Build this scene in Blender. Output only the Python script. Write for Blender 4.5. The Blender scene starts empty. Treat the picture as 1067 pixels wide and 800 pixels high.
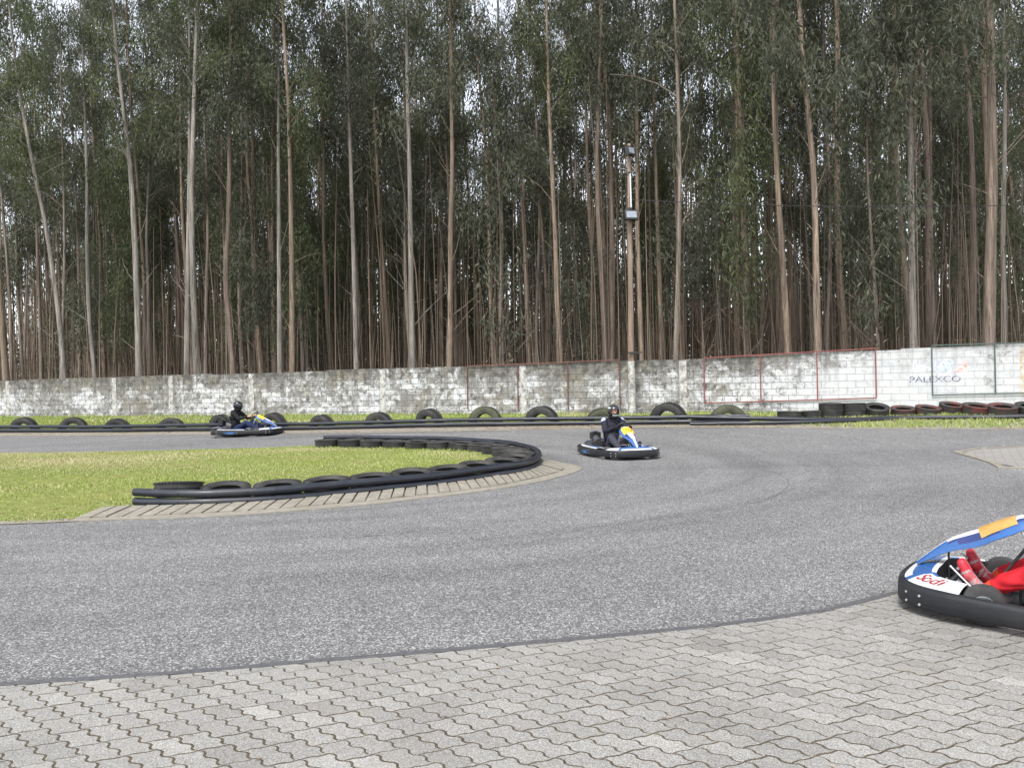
import bpy, bmesh, math, random
import numpy as np
from mathutils import Vector, Matrix

random.seed(7)
R = math.radians
scene = bpy.context.scene
COL = scene.collection

# ------------------------------------------------------------------ camera and ground
CAM_H, FOC, ROLL = 1.6, 801.0, R(1.2)
CR, SR = math.cos(ROLL), math.sin(ROLL)
NX, NY = 0.365, 0.931            # horizontal normal of the boundary wall
UX, UY = 0.931, -0.365           # along the wall
NORMN = math.hypot(NX, NY)
NX, NY, UX, UY = NX / NORMN, NY / NORMN, UX / NORMN, UY / NORMN
RISE0, RISE1, RISE = 16.5, 25.5, 0.42
WALL_S = 27.5


def terrain(x, y):
    s = NX * x + NY * y
    t = min(1.0, max(0.0, (s - RISE0) / (RISE1 - RISE0)))
    return RISE * t * t * (3 - 2 * t)


def terrain_np(x, y):
    s = NX * x + NY * y
    t = np.clip((s - RISE0) / (RISE1 - RISE0), 0, 1)
    return RISE * t * t * (3 - 2 * t)


def ray(px, py):
    u, v = (px - 533.5) / FOC, (400.0 - py) / FOC
    return (u * CR + v * SR, 1.0, -u * SR + v * CR)


def on_ground(px, py, zoff=0.0):
    dx, dy, dz = ray(px, py)
    prev = 1.0
    t = 1.0
    while t < 200:
        t += 0.25
        if CAM_H + dz * t - terrain(dx * t, t) - zoff <= 0:
            lo, hi = t - 0.25, t
            for _ in range(30):
                m = (lo + hi) / 2
                if CAM_H + dz * m - terrain(dx * m, m) - zoff > 0:
                    lo = m
                else:
                    hi = m
            t = (lo + hi) / 2
            return (dx * t, t)
    return (dx * 200, 200)


def at_depth(px, py, Y):
    dx, dy, dz = ray(px, py)
    return Vector((dx * Y, Y, CAM_H + dz * Y))


def on_wall(px, py, s=WALL_S):
    """point where the sight line meets the vertical plane at distance s: (t along wall, z, X, Y)"""
    dx, dy, dz = ray(px, py)
    k = s / (NX * dx + NY)
    x, y = dx * k, k
    return (UX * x + UY * y, CAM_H + dz * k, x, y)


# ------------------------------------------------------------------ object helpers
def tag(o, label=None, cat=None, group=None, kind=None):
    if label:
        o['label'] = label
    if cat:
        o['category'] = cat
    if group:
        o['group'] = group
    if kind:
        o['kind'] = kind
    return o


def empty(name, loc=(0, 0, 0), rz=0.0, label=None, cat=None, group=None):
    o = bpy.data.objects.new(name, None)
    o.empty_display_size = 0.2
    COL.objects.link(o)
    o.location = loc
    o.rotation_euler = (0, 0, rz)
    return tag(o, label, cat, group)


def link(name, me, parent=None):
    o = bpy.data.objects.new(name, me)
    COL.objects.link(o)
    if parent is not None:
        o.parent = parent
    return o


def np_mesh(name, V, F, mats, midx=None, smooth=False, tint=None):
    """V (n,3) array, F (m,k) array of equal-size faces"""
    V = np.asarray(V, dtype=np.float32)
    F = np.asarray(F, dtype=np.int32)
    me = bpy.data.meshes.new(name)
    k = F.shape[1]
    me.vertices.add(len(V))
    me.vertices.foreach_set('co', V.ravel())
    me.loops.add(F.size)
    me.loops.foreach_set('vertex_index', F.ravel())
    me.polygons.add(len(F))
    me.polygons.foreach_set('loop_start', np.arange(0, F.size, k, dtype=np.int32))
    me.polygons.foreach_set('loop_total', np.full(len(F), k, dtype=np.int32))
    if midx is not None:
        me.polygons.foreach_set('material_index', np.asarray(midx, dtype=np.int32))
    if smooth:
        me.polygons.foreach_set('use_smooth', np.ones(len(F), dtype=bool))
    for m in mats:
        me.materials.append(m)
    if tint is not None:
        a = me.attributes.new('tint', 'FLOAT', 'POINT')
        a.data.foreach_set('value', np.asarray(tint, dtype=np.float32))
    me.update(calc_edges=True)
    return me


class MB:
    def __init__(self):
        self.v, self.f, self.m, self.t = [], [], [], []

    def add(self, vs, fs, m=0, tint=0.5):
        b = len(self.v)
        self.v.extend([tuple(p) for p in vs])
        self.t.extend([tint] * len(vs))
        for f in fs:
            self.f.append([b + i for i in f])
            self.m.append(m)

    def box(self, c, s, rot=None, m=0, tint=0.5):
        x, y, z = s[0] / 2, s[1] / 2, s[2] / 2
        P = [Vector(p) for p in ((-x, -y, -z), (x, -y, -z), (x, y, -z), (-x, y, -z),
                                 (-x, -y, z), (x, -y, z), (x, y, z), (-x, y, z))]
        if rot is not None:
            P = [rot @ p for p in P]
        c = Vector(c)
        self.add([p + c for p in P], [(3, 2, 1, 0), (4, 5, 6, 7), (0, 1, 5, 4), (1, 2, 6, 5), (2, 3, 7, 6), (3, 0, 4, 7)], m, tint)

    def tube(self, pts, rad, seg=8, m=0, caps=True, tint=0.5, closed=False):
        P = [Vector(p) for p in pts]
        n = len(P)
        if not hasattr(rad, '__len__'):
            rad = [rad] * n
        vs, fs = [], []
        prev = None
        for i, p in enumerate(P):
            if closed:
                d = P[(i + 1) % n] - P[i - 1]
            else:
                d = P[min(i + 1, n - 1)] - P[max(i - 1, 0)]
            if d.length < 1e-9:
                d = Vector((0, 0, 1))
            d.normalize()
            if prev is None:
                a = Vector((1, 0, 0)) if abs(d.x) < 0.9 else Vector((0, 1, 0))
                e1 = (a - d * a.dot(d)).normalized()
            else:
                e1 = (prev - d * prev.dot(d))
                e1 = e1.normalized() if e1.length > 1e-6 else d.orthogonal().normalized()
            prev = e1
            e2 = d.cross(e1)
            for k in range(seg):
                a = 2 * math.pi * k / seg
                vs.append(p + (e1 * math.cos(a) + e2 * math.sin(a)) * rad[i])
        rng = n if closed else n - 1
        for i in range(rng):
            j = (i + 1) % n
            for k in range(seg):
                l = (k + 1) % seg
                fs.append((i * seg + k, i * seg + l, j * seg + l, j * seg + k))
        if caps and not closed:
            fs.append(tuple(reversed(range(seg))))
            fs.append(tuple((n - 1) * seg + k for k in range(seg)))
        self.add(vs, fs, m, tint)

    def lathe(self, prof, seg=32, mat=None, m=0, closed=True, tint=0.5):
        """prof: list of (r, h); revolved about local z; closed joins last to first"""
        n = len(prof)
        vs, fs = [], []
        for k in range(seg):
            a = 2 * math.pi * k / seg
            for r, h in prof:
                p = Vector((r * math.cos(a), r * math.sin(a), h))
                vs.append(mat @ p if mat is not None else p)
        for k in range(seg):
            l = (k + 1) % seg
            for i in range(n if closed else n - 1):
                j = (i + 1) % n
                fs.append((k * n + i, l * n + i, l * n + j, k * n + j))
        self.add(vs, fs, m, tint)

    def shell(self, grid, th, m=0, mfun=None, mback=None):
        """thick sheet from a grid of points"""
        r, c = len(grid), len(grid[0])
        G = [[Vector(p) for p in row] for row in grid]
        top, bot = [], []
        for i in range(r):
            for j in range(c):
                du = G[i][min(j + 1, c - 1)] - G[i][max(j - 1, 0)]
                dv = G[min(i + 1, r - 1)][j] - G[max(i - 1, 0)][j]
                nrm = du.cross(dv)
                nrm = nrm.normalized() if nrm.length > 1e-9 else Vector((0, 0, 1))
                top.append(G[i][j])
                bot.append(G[i][j] - nrm * th)
        N = r * c
        b = len(self.v)
        self.v.extend([tuple(p) for p in top + bot])
        self.t.extend([0.5] * (2 * N))

        def q(f, mm):
            self.f.append([b + i for i in f])
            self.m.append(mm)
        for i in range(r - 1):
            for j in range(c - 1):
                mm = mfun(i, j) if mfun else m
                q((i * c + j, i * c + j + 1, (i + 1) * c + j + 1, (i + 1) * c + j), mm)
                q((N + (i + 1) * c + j, N + (i + 1) * c + j + 1, N + i * c + j + 1, N + i * c + j), mm if mback is None else (mback(i, j) if callable(mback) else mback))
        for j in range(c - 1):
            q((j + 1, j, N + j, N + j + 1), m)
            k = (r - 1) * c
            q((k + j, k + j + 1, N + k + j + 1, N + k + j), m)
        for i in range(r - 1):
            q((i * c, (i + 1) * c, N + (i + 1) * c, N + i * c), m)
            k = c - 1
            q(((i + 1) * c + k, i * c + k, N + i * c + k, N + (i + 1) * c + k), m)

    def mesh(self, name, mats, smooth=None, bevel=0.0, tint=False):
        me = bpy.data.meshes.new(name)
        me.from_pydata(self.v, [], self.f)
        for mm in (mats if isinstance(mats, (list, tuple)) else [mats]):
            me.materials.append(mm)
        me.polygons.foreach_set('material_index', self.m)
        if tint:
            a = me.attributes.new('tint', 'FLOAT', 'POINT')
            a.data.foreach_set('value', self.t)
        if bevel > 0:
            bm = bmesh.new()
            bm.from_mesh(me)
            bmesh.ops.recalc_face_normals(bm, faces=bm.faces)
            es = [e for e in bm.edges if len(e.link_faces) == 2 and e.calc_face_angle(0) > R(35)]
            bmesh.ops.bevel(bm, geom=es, offset=bevel, segments=2, affect='EDGES', profile=0.5)
            bm.to_mesh(me)
            bm.free()
        me.update(calc_edges=True)
        if smooth is not None:
            me.polygons.foreach_set('use_smooth', [True] * len(me.polygons))
            me.set_sharp_from_angle(angle=R(smooth))
        return me

    def build(self, name, mats, parent=None, smooth=None, bevel=0.0, tint=False):
        return link(name, self.mesh(name, mats, smooth, bevel, tint), parent)


def spline(pts, n=8, closed=False):
    """Catmull-Rom through tuples"""
    P = [np.array(p, dtype=float) for p in pts]
    out = []
    N = len(P)
    rng = N if closed else N - 1
    for i in range(rng):
        if closed:
            p0, p1, p2, p3 = P[i - 1], P[i], P[(i + 1) % N], P[(i + 2) % N]
        else:
            p0, p1, p2, p3 = P[max(i - 1, 0)], P[i], P[i + 1], P[min(i + 2, N - 1)]
        for k in range(n):
            t = k / n
            out.append(0.5 * ((2 * p1) + (-p0 + p2) * t + (2 * p0 - 5 * p1 + 4 * p2 - p3) * t * t + (-p0 + 3 * p1 - 3 * p2 + p3) * t ** 3))
    if not closed:
        out.append(P[-1])
    return out


def resample(pts, step):
    P = [np.array(p, dtype=float) for p in pts]
    L = [0.0]
    for a, b in zip(P, P[1:]):
        L.append(L[-1] + float(np.linalg.norm(b - a)))
    n = max(2, int(L[-1] / step) + 1)
    out = []
    A = np.array(P)
    for d in np.linspace(0, L[-1], n):
        out.append(np.array([np.interp(d, L, A[:, k]) for k in range(A.shape[1])]))
    return out, L[-1]


def offset_line(pts, d):
    """offset an open 2-D polyline to its left by d"""
    P = [np.array(p, dtype=float) for p in pts]
    out = []
    for i in range(len(P)):
        t = P[min(i + 1, len(P) - 1)] - P[max(i - 1, 0)]
        t /= max(1e-9, np.linalg.norm(t))
        out.append(P[i] + np.array([-t[1], t[0]]) * d)
    return out


def sheet(name, poly, mat, zoff=0.0, parent=None, smooth=True):
    """flat polygon in plan, cut along the rise and laid on the terrain"""
    bm = bmesh.new()
    f = bm.faces.new([bm.verts.new((float(p[0]), float(p[1]), 0)) for p in poly])
    s = RISE0
    while s <= RISE1 + 1e-6:
        g = bm.verts[:] + bm.edges[:] + bm.faces[:]
        bmesh.ops.bisect_plane(bm, geom=g, plane_co=(NX * s, NY * s, 0), plane_no=(NX, NY, 0), dist=1e-5)
        s += 0.36
    bmesh.ops.triangulate(bm, faces=bm.faces[:])
    for v in bm.verts:
        v.co.z = terrain(v.co.x, v.co.y) + zoff
    bmesh.ops.recalc_face_normals(bm, faces=bm.faces)
    for f in bm.faces:
        if f.normal.z < 0:
            f.normal_flip()
    me = bpy.data.meshes.new(name)
    bm.to_mesh(me)
    bm.free()
    me.materials.append(mat)
    return link(name, me, parent)


def in_poly(x, y, poly):
    """vectorised point in polygon"""
    x, y = np.asarray(x), np.asarray(y)
    inside = np.zeros(x.shape, dtype=bool)
    n = len(poly)
    for i in range(n):
        x1, y1 = poly[i][0], poly[i][1]
        x2, y2 = poly[(i + 1) % n][0], poly[(i + 1) % n][1]
        c = ((y1 > y) != (y2 > y)) & (x < (x2 - x1) * (y - y1) / ((y2 - y1) if abs(y2 - y1) > 1e-12 else 1e-12) + x1)
        inside ^= c
    return inside


def text_mesh(body, size, m, extrude=0.001, shear=0.0, bold=0.0):
    cu = bpy.data.curves.new('lettering', 'FONT')
    cu.body = body
    cu.size = size
    cu.extrude = extrude
    cu.shear = shear
    cu.offset = bold
    cu.align_x, cu.align_y = 'CENTER', 'CENTER'
    o = bpy.data.objects.new('lettering', cu)
    COL.objects.link(o)
    dg = bpy.context.evaluated_depsgraph_get()
    me = bpy.data.meshes.new_from_object(o.evaluated_get(dg))
    bpy.data.objects.remove(o)
    bpy.data.curves.remove(cu)
    bm = bmesh.new()
    bm.from_mesh(me)
    bmesh.ops.triangulate(bm, faces=bm.faces[:])
    bmesh.ops.subdivide_edges(bm, edges=bm.edges[:], cuts=3, use_grid_fill=True)
    bmesh.ops.triangulate(bm, faces=bm.faces[:])
    bm.to_mesh(me)
    bm.free()
    me.materials.clear()
    me.materials.append(m)
    return me


# ------------------------------------------------------------------ materials
class NT:
    def __init__(self, name):
        self.mat = bpy.data.materials.new(name)
        self.mat.use_nodes = True
        self.t = self.mat.node_tree
        self.b = self.t.nodes['Principled BSDF']
        self.n = self.t.nodes

    def node(self, typ, **kw):
        nd = self.n.new(typ)
        for k, v in kw.items():
            if k in nd.inputs.keys():
                self.set(nd.inputs[k], v)
            else:
                setattr(nd, k, v)
        return nd

    def set(self, inp, v):
        if hasattr(v, 'is_linked') or hasattr(v, 'links'):
            self.t.links.new(v, inp)
        else:
            inp.default_value = v

    def coord(self, kind='Object', scale=(1, 1, 1), rot=(0, 0, 0), loc=(0, 0, 0)):
        tc = self.n.new('ShaderNodeTexCoord')
        mp = self.n.new('ShaderNodeMapping')
        mp.inputs['Scale'].default_value = scale
        mp.inputs['Rotation'].default_value = rot
        mp.inputs['Location'].default_value = loc
        self.t.links.new(tc.outputs[kind], mp.inputs[0])
        return mp.outputs[0]

    def noise(self, vec, scale, detail=4.0, rough=0.55, dist=0.0):
        nd = self.node('ShaderNodeTexNoise')
        nd.inputs['Scale'].default_value = scale
        nd.inputs['Detail'].default_value = detail
        nd.inputs['Roughness'].default_value = rough
        nd.inputs['Distortion'].default_value = dist
        self.t.links.new(vec, nd.inputs['Vector'])
        return nd.outputs['Fac']

    def voronoi(self, vec, scale, out='Color', feature='F1'):
        nd = self.node('ShaderNodeTexVoronoi')
        nd.feature = feature
        nd.inputs['Scale'].default_value = scale
        self.t.links.new(vec, nd.inputs['Vector'])
        return nd.outputs[out]

    def ramp(self, fac, stops, interp='LINEAR'):
        nd = self.n.new('ShaderNodeValToRGB')
        nd.color_ramp.interpolation = interp
        e = nd.color_ramp.elements
        while len(e) < len(stops):
            e.new(0.5)
        for i, (p, c) in enumerate(stops):
            e[i].position = p
            if not hasattr(c, '__len__'):
                c = (c, c, c)
            e[i].color = (*c[:3], 1)
        self.t.links.new(fac, nd.inputs[0])
        return nd.outputs[0]

    def mix(self, fac, a, b, mode='MIX'):
        nd = self.n.new('ShaderNodeMix')
        nd.data_type = 'RGBA'
        nd.blend_type = mode
        nd.clamp_factor = True
        for i, v in ((0, fac), (6, a), (7, b)):
            if isinstance(v, (int, float)):
                nd.inputs[i].default_value = v if i == 0 else (v, v, v, 1)
            elif hasattr(v, '__len__') and not hasattr(v, 'links'):
                nd.inputs[i].default_value = (*v[:3], 1)
            else:
                self.t.links.new(v, nd.inputs[i])
        return nd.outputs[2]

    def math(self, op, a, b=0.0):
        nd = self.n.new('ShaderNodeMath')
        nd.operation = op
        for i, v in ((0, a), (1, b)):
            if isinstance(v, (int, float)):
                nd.inputs[i].default_value = v
            else:
                self.t.links.new(v, nd.inputs[i])
        return nd.outputs[0]

    def attr(self, name, out='Fac'):
        nd = self.n.new('ShaderNodeAttribute')
        nd.attribute_name = name
        return nd.outputs[out]

    def rand(self):
        return self.n.new('ShaderNodeObjectInfo').outputs['Random']

    def bump(self, h, strength=0.5, dist=0.01):
        nd = self.n.new('ShaderNodeBump')
        nd.inputs['Strength'].default_value = strength
        nd.inputs['Distance'].default_value = dist
        self.t.links.new(h, nd.inputs['Height'])
        self.t.links.new(nd.outputs[0], self.b.inputs['Normal'])

    def done(self, color=None, rough=None, metal=None, spec=None):
        for k, v in (('Base Color', color), ('Roughness', rough), ('Metallic', metal), ('Specular IOR Level', spec)):
            if v is None:
                continue
            if isinstance(v, (int, float)):
                self.b.inputs[k].default_value = v
            elif hasattr(v, '__len__') and not hasattr(v, 'links'):
                self.b.inputs[k].default_value = (*v[:3], 1)
            else:
                self.t.links.new(v, self.b.inputs[k])
        return self.mat


def worn(name, c, rough=0.45, var=0.25, scale=14.0, metal=0.0, dirt=(0.12, 0.11, 0.10), dirt_amt=0.35, spec=0.5):
    """painted / moulded surface with scuffs and grime"""
    n = NT(name)
    v = n.coord('Object')
    a = n.noise(v, scale, 6, 0.65)
    b = n.noise(v, scale * 0.22, 4, 0.6)
    base = n.mix(a, tuple(x * (1 - var) for x in c), tuple(min(1, x * (1 + var)) for x in c))
    d = n.ramp(b, [(0.5, 0), (0.75, dirt_amt)])
    col = n.mix(d, base, dirt)
    rr = n.ramp(a, [(0.3, max(0.05, rough - 0.12)), (0.7, min(1, rough + 0.15))])
    n.bump(a, 0.12, 0.004)
    return n.done(col, rr, metal, spec)


M = {}


def make_materials():
    # asphalt: chips of pale stone in dark binder
    n = NT('asphalt')
    v = n.coord('Object')
    chip = n.voronoi(v, 105.0)
    sep = n.n.new('ShaderNodeSeparateColor')
    n.t.links.new(chip, sep.inputs[0])
    cv = n.ramp(sep.outputs[0], [(0.0, (0.026, 0.0255, 0.0255)), (0.4, (0.078, 0.076, 0.075)), (0.72, (0.178, 0.174, 0.170)), (0.9, (0.33, 0.322, 0.31)), (1.0, (0.56, 0.545, 0.525))])
    fine = n.noise(v, 260, 3, 0.7)
    cv = n.mix(0.22, cv, n.ramp(fine, [(0.35, 0.03), (0.65, 0.37)]))
    big = n.noise(v, 0.35, 5, 0.6)
    mid = n.noise(v, 2.2, 5, 0.65, 0.5)
    # tyre-polished line running round the bend
    line = n.noise(n.coord('Object', scale=(0.09, 0.55, 1), rot=(0, 0, R(8))), 1.0, 4, 0.55, 0.6)
    shade = n.mix(0.5, n.ramp(big, [(0.3, 0.76), (0.7, 1.12)]), n.ramp(line, [(0.36, 0.62), (0.5, 0.95), (0.66, 1.15)]))
    shade = n.mix(0.4, shade, n.ramp(mid, [(0.3, 0.84), (0.7, 1.1)]))
    # rubber laid down in arcs round the island
    sxy = n.n.new('ShaderNodeSeparateXYZ')
    n.t.links.new(v, sxy.inputs[0])
    ex = n.math('MULTIPLY', n.math('ADD', sxy.outputs[0], 4.5), 0.92)
    ey = n.math('MULTIPLY', n.math('SUBTRACT', sxy.outputs[1], 15.4), 1.12)
    rr = n.math('SQRT', n.math('ADD', n.math('MULTIPLY', ex, ex), n.math('MULTIPLY', ey, ey)))
    cm = n.n.new('ShaderNodeCombineXYZ')
    n.t.links.new(n.math('MULTIPLY', rr, 1.5), cm.inputs[0])
    n.t.links.new(n.math('MULTIPLY', sxy.outputs[0], 0.07), cm.inputs[1])
    n.t.links.new(n.math('MULTIPLY', sxy.outputs[1], 0.07), cm.inputs[2])
    arcs = n.noise(cm.outputs[0], 1.0, 6, 0.62, 0.15)
    shade = n.mix(1.0, shade, n.ramp(arcs, [(0.34, 0.84), (0.47, 1.0), (0.56, 1.06), (0.68, 1.14)]), 'MULTIPLY')
    col = n.mix(1.0, cv, shade, 'MULTIPLY')
    n.bump(n.mix(0.5, sep.outputs[0], fine), 0.55, 0.006)
    M['asphalt'] = n.done(col, 0.88, None, 0.35)

    n = NT('old_asphalt')
    v = n.coord('Object')
    chip = n.voronoi(v, 120.0)
    sep = n.n.new('ShaderNodeSeparateColor')
    n.t.links.new(chip, sep.inputs[0])
    cv = n.ramp(sep.outputs[0], [(0.0, (0.07, 0.07, 0.072)), (0.5, (0.15, 0.15, 0.152)), (1.0, (0.33, 0.33, 0.325))])
    M['tar'] = None
    n.bump(sep.outputs[0], 0.4, 0.005)
    M['old_asphalt'] = n.done(cv, 0.85, None, 0.3)

    n = NT('tar_seal')
    v = n.coord('Object')
    a = n.noise(v, 30, 5, 0.6)
    M['tar'] = n.done(n.ramp(a, [(0.3, (0.066, 0.066, 0.069)), (0.7, (0.112, 0.112, 0.115))]), 0.6, None, 0.4)
    n.bump(a, 0.3, 0.004)

    # pavers
    n = NT('paver_concrete')
    v = n.coord('Object')
    t = n.attr('tint')
    base = n.ramp(t, [(0.0, (0.178, 0.170, 0.156)), (0.5, (0.250, 0.241, 0.224)), (1.0, (0.335, 0.324, 0.300))])
    sp = n.voronoi(v, 260.0)
    sep = n.n.new('ShaderNodeSeparateColor')
    n.t.links.new(sp, sep.inputs[0])
    col = n.mix(1.0, base, n.ramp(sep.outputs[0], [(0.0, 0.45), (0.3, 0.85), (0.75, 1.08), (1.0, 1.6)]), 'MULTIPLY')
    st = n.noise(v, 3.0, 6, 0.65)
    col = n.mix(n.ramp(st, [(0.5, 0.0), (0.72, 0.5)]), col, (0.25, 0.235, 0.205))
    col = n.mix(1.0, col, n.ramp(n.noise(v, 0.8, 4, 0.6, 0.4), [(0.3, 0.84), (0.5, 1.0), (0.7, 1.08)]), 'MULTIPLY')
    pn = n.noise(v, 38, 4, 0.7)
    col = n.mix(n.ramp(pn, [(0.6, 0.0), (0.8, 0.35)]), col, (0.2, 0.19, 0.17))
    n.bump(n.mix(0.4, sep.outputs[0], pn), 0.35, 0.003)
    M['paver'] = n.done(col, 0.9, None, 0.25)

    n = NT('joint_sand')
    v = n.coord('Object')
    a = n.noise(v, 60, 5, 0.7)
    b = n.noise(v, 1.6, 4, 0.6)
    col = n.ramp(a, [(0.3, (0.04, 0.032, 0.022)), (0.7, (0.125, 0.102, 0.074))])
    col = n.mix(n.ramp(b, [(0.6, 0), (0.75, 0.7)]), col, (0.10, 0.115, 0.045))
    M['sand'] = n.done(col, 0.95, None, 0.1)

    n = NT('concrete_kerb')
    v = n.coord('Object')
    a = n.noise(v, 9, 7, 0.7)
    b = n.noise(v, 1.3, 5, 0.6)
    col = n.ramp(a, [(0.25, (0.155, 0.138, 0.112)), (0.6, (0.265, 0.242, 0.20)), (0.85, (0.36, 0.335, 0.29))])
    col = n.mix(n.ramp(b, [(0.5, 0), (0.75, 0.45)]), col, (0.17, 0.155, 0.12))
    n.bump(a, 0.4, 0.01)
    M['kerb'] = n.done(col, 0.9, None, 0.25)

    # soil/verge between barrier and asphalt: pale dust, dead leaves
    n = NT('verge_soil')
    v = n.coord('Object')
    a = n.noise(v, 6, 8, 0.7)
    b = n.noise(v, 0.6, 4, 0.6)
    col = n.ramp(a, [(0.25, (0.125, 0.105, 0.08)), (0.55, (0.245, 0.22, 0.18)), (0.8, (0.34, 0.315, 0.275))])
    col = n.mix(n.ramp(b, [(0.5, 0), (0.7, 0.5)]), col, (0.15, 0.13, 0.085))
    n.bump(a, 0.5, 0.02)
    M['soil'] = n.done(col, 0.95, None, 0.15)

    n = NT('turf')
    v = n.coord('Object')
    a = n.noise(v, 5, 7, 0.7)
    b = n.noise(v, 0.5, 5, 0.6, 0.4)
    col = n.ramp(a, [(0.25, (0.10, 0.115, 0.03)), (0.55, (0.19, 0.205, 0.06)), (0.8, (0.30, 0.27, 0.13))])
    col = n.mix(n.ramp(b, [(0.52, 0), (0.68, 0.6)]), col, (0.23, 0.19, 0.10))
    n.bump(a, 0.6, 0.03)
    M['turf'] = n.done(col, 0.95, None, 0.1)

    n = NT('grass_blade')
    t = n.attr('tint')
    col = n.ramp(t, [(0.0, (0.095, 0.155, 0.026)), (0.42, (0.19, 0.272, 0.05)), (0.70, (0.295, 0.345, 0.095)), (0.88, (0.41, 0.365, 0.185)), (1.0, (0.50, 0.445, 0.30))])
    n.b.inputs['Subsurface Weight'].default_value = 0.0
    M['grass'] = n.done(col, 0.6, None, 0.25)

    n = NT('dry_leaf')
    t = n.attr('tint')
    M['dryleaf'] = n.done(n.ramp(t, [(0, (0.09, 0.055, 0.03)), (0.6, (0.27, 0.18, 0.10)), (1, (0.45, 0.36, 0.24))]), 0.8)

    n = NT('forest_floor')
    v = n.coord('Object')
    a = n.noise(v, 2.5, 7, 0.7)
    M['floor'] = n.done(n.ramp(a, [(0.3, (0.05, 0.035, 0.022)), (0.7, (0.13, 0.095, 0.06))]), 0.95)

    # bark
    for name, lo, hi, hi2 in (('bark_grey', (0.09, 0.08, 0.07), (0.235, 0.213, 0.187), (0.37, 0.33, 0.275)),
                              ('bark_tan', (0.085, 0.063, 0.048), (0.225, 0.175, 0.132), (0.385, 0.295, 0.21)),
                              ('bark_brown', (0.06, 0.047, 0.038), (0.16, 0.126, 0.10), (0.275, 0.213, 0.165)),
                              ('bark_deep', (0.095, 0.078, 0.064), (0.235, 0.197, 0.162), (0.36, 0.30, 0.245))):
        n = NT(name)
        v = n.coord('Object', scale=(6.0, 6.0, 0.35))
        r = n.rand()
        add = n.node('ShaderNodeVectorMath', operation='ADD')
        n.t.links.new(v, add.inputs[0])
        cmb = n.n.new('ShaderNodeCombineXYZ')
        n.t.links.new(n.math('MULTIPLY', r, 37.0), cmb.inputs[2])
        n.t.links.new(n.math('MULTIPLY', r, 11.0), cmb.inputs[0])
        n.t.links.new(cmb.outputs[0], add.inputs[1])
        vv = add.outputs[0]
        a = n.noise(vv, 1.1, 7, 0.65, 0.4)
        b = n.noise(vv, 0.35, 5, 0.6)
        col = n.ramp(a, [(0.3, lo), (0.52, hi), (0.72, hi2)])
        col = n.mix(n.ramp(b, [(0.45, 0), (0.62, 0.75)]), col, n.mix(r, lo, hi))
        strk = n.noise(n.coord('Object', scale=(26, 26, 1.1)), 1.0, 6, 0.7, 0.5)
        col = n.mix(1.0, col, n.ramp(strk, [(0.36, 0.45), (0.5, 1.0), (0.68, 1.35)]), 'MULTIPLY')
        n.bump(a, 0.7, 0.03)
        M[name] = n.done(col, 0.9, None, 0.15)

    # eucalyptus leaves
    for name, stops in (('leaf_blue', [(0.0, (0.060, 0.065, 0.050)), (0.5, (0.106, 0.115, 0.085)), (0.85, (0.15, 0.157, 0.115)), (1.0, (0.21, 0.21, 0.145))]),
                        ('leaf_fresh', [(0.0, (0.056, 0.068, 0.040)), (0.5, (0.102, 0.120, 0.066)), (0.85, (0.145, 0.163, 0.088)), (1.0, (0.20, 0.21, 0.115))]),
                        ('leaf_far', [(0.0, (0.056, 0.062, 0.045)), (0.6, (0.10, 0.11, 0.078)), (1.0, (0.145, 0.152, 0.105))])):
        n = NT(name)
        t = n.attr('tint')
        col = n.ramp(t, stops)
        n.b.inputs['Transmission Weight'].default_value = 0.0
        M[name] = n.done(col, 0.62, None, 0.18)
        tr = n.n.new('ShaderNodeBsdfTranslucent')
        n.t.links.new(n.mix(1.0, col, (1.0, 1.04, 0.68), 'MULTIPLY'), tr.inputs[0])
        ms = n.n.new('ShaderNodeMixShader')
        ms.inputs[0].default_value = 0.42
        n.t.links.new(n.b.outputs[0], ms.inputs[1])
        n.t.links.new(tr.outputs[0], ms.inputs[2])
        n.t.links.new(ms.outputs[0], n.n['Material Output'].inputs[0])

    n = NT('dead_stem')
    t = n.attr('tint')
    M['stem'] = n.done(n.ramp(t, [(0, (0.075, 0.056, 0.042)), (0.7, (0.18, 0.14, 0.105)), (1, (0.28, 0.23, 0.18))]), 0.9, None, 0.1)

    # wall: painted concrete block, whitewash worn away with lichen; the right end is repainted
    n = NT('whitewashed_block')
    tc = n.coord('Object')
    sx = n.n.new('ShaderNodeSeparateXYZ')
    n.t.links.new(tc, sx.inputs[0])
    cmb = n.n.new('ShaderNodeCombineXYZ')
    n.t.links.new(sx.outputs[0], cmb.inputs[0])
    n.t.links.new(sx.outputs[2], cmb.inputs[1])
    wob = n.node('ShaderNodeTexNoise')
    wob.inputs['Scale'].default_value = 1.4
    n.t.links.new(tc, wob.inputs['Vector'])
    wv = n.node('ShaderNodeVectorMath', operation='SCALE')
    n.t.links.new(wob.outputs['Color'], wv.inputs[0])
    wv.inputs['Scale'].default_value = 0.03
    ad = n.node('ShaderNodeVectorMath', operation='ADD')
    n.t.links.new(cmb.outputs[0], ad.inputs[0])
    n.t.links.new(wv.outputs[0], ad.inputs[1])
    br = n.n.new('ShaderNodeTexBrick')
    br.offset = 0.5
    br.inputs['Scale'].default_value = 1.0
    br.inputs['Mortar Size'].default_value = 0.011
    br.inputs['Mortar Smooth'].default_value = 0.3
    br.inputs['Brick Width'].default_value = 0.52
    br.inputs['Row Height'].default_value = 0.222
    br.inputs['Color1'].default_value = (0.0, 0.0, 0.0, 1)
    br.inputs['Color2'].default_value = (1, 1, 1, 1)
    br.inputs['Mortar'].default_value = (0.5, 0.5, 0.5, 1)
    n.t.links.new(ad.outputs[0], br.inputs['Vector'])
    brick_r, mort = br.outputs['Color'], br.outputs['Fac']
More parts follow.
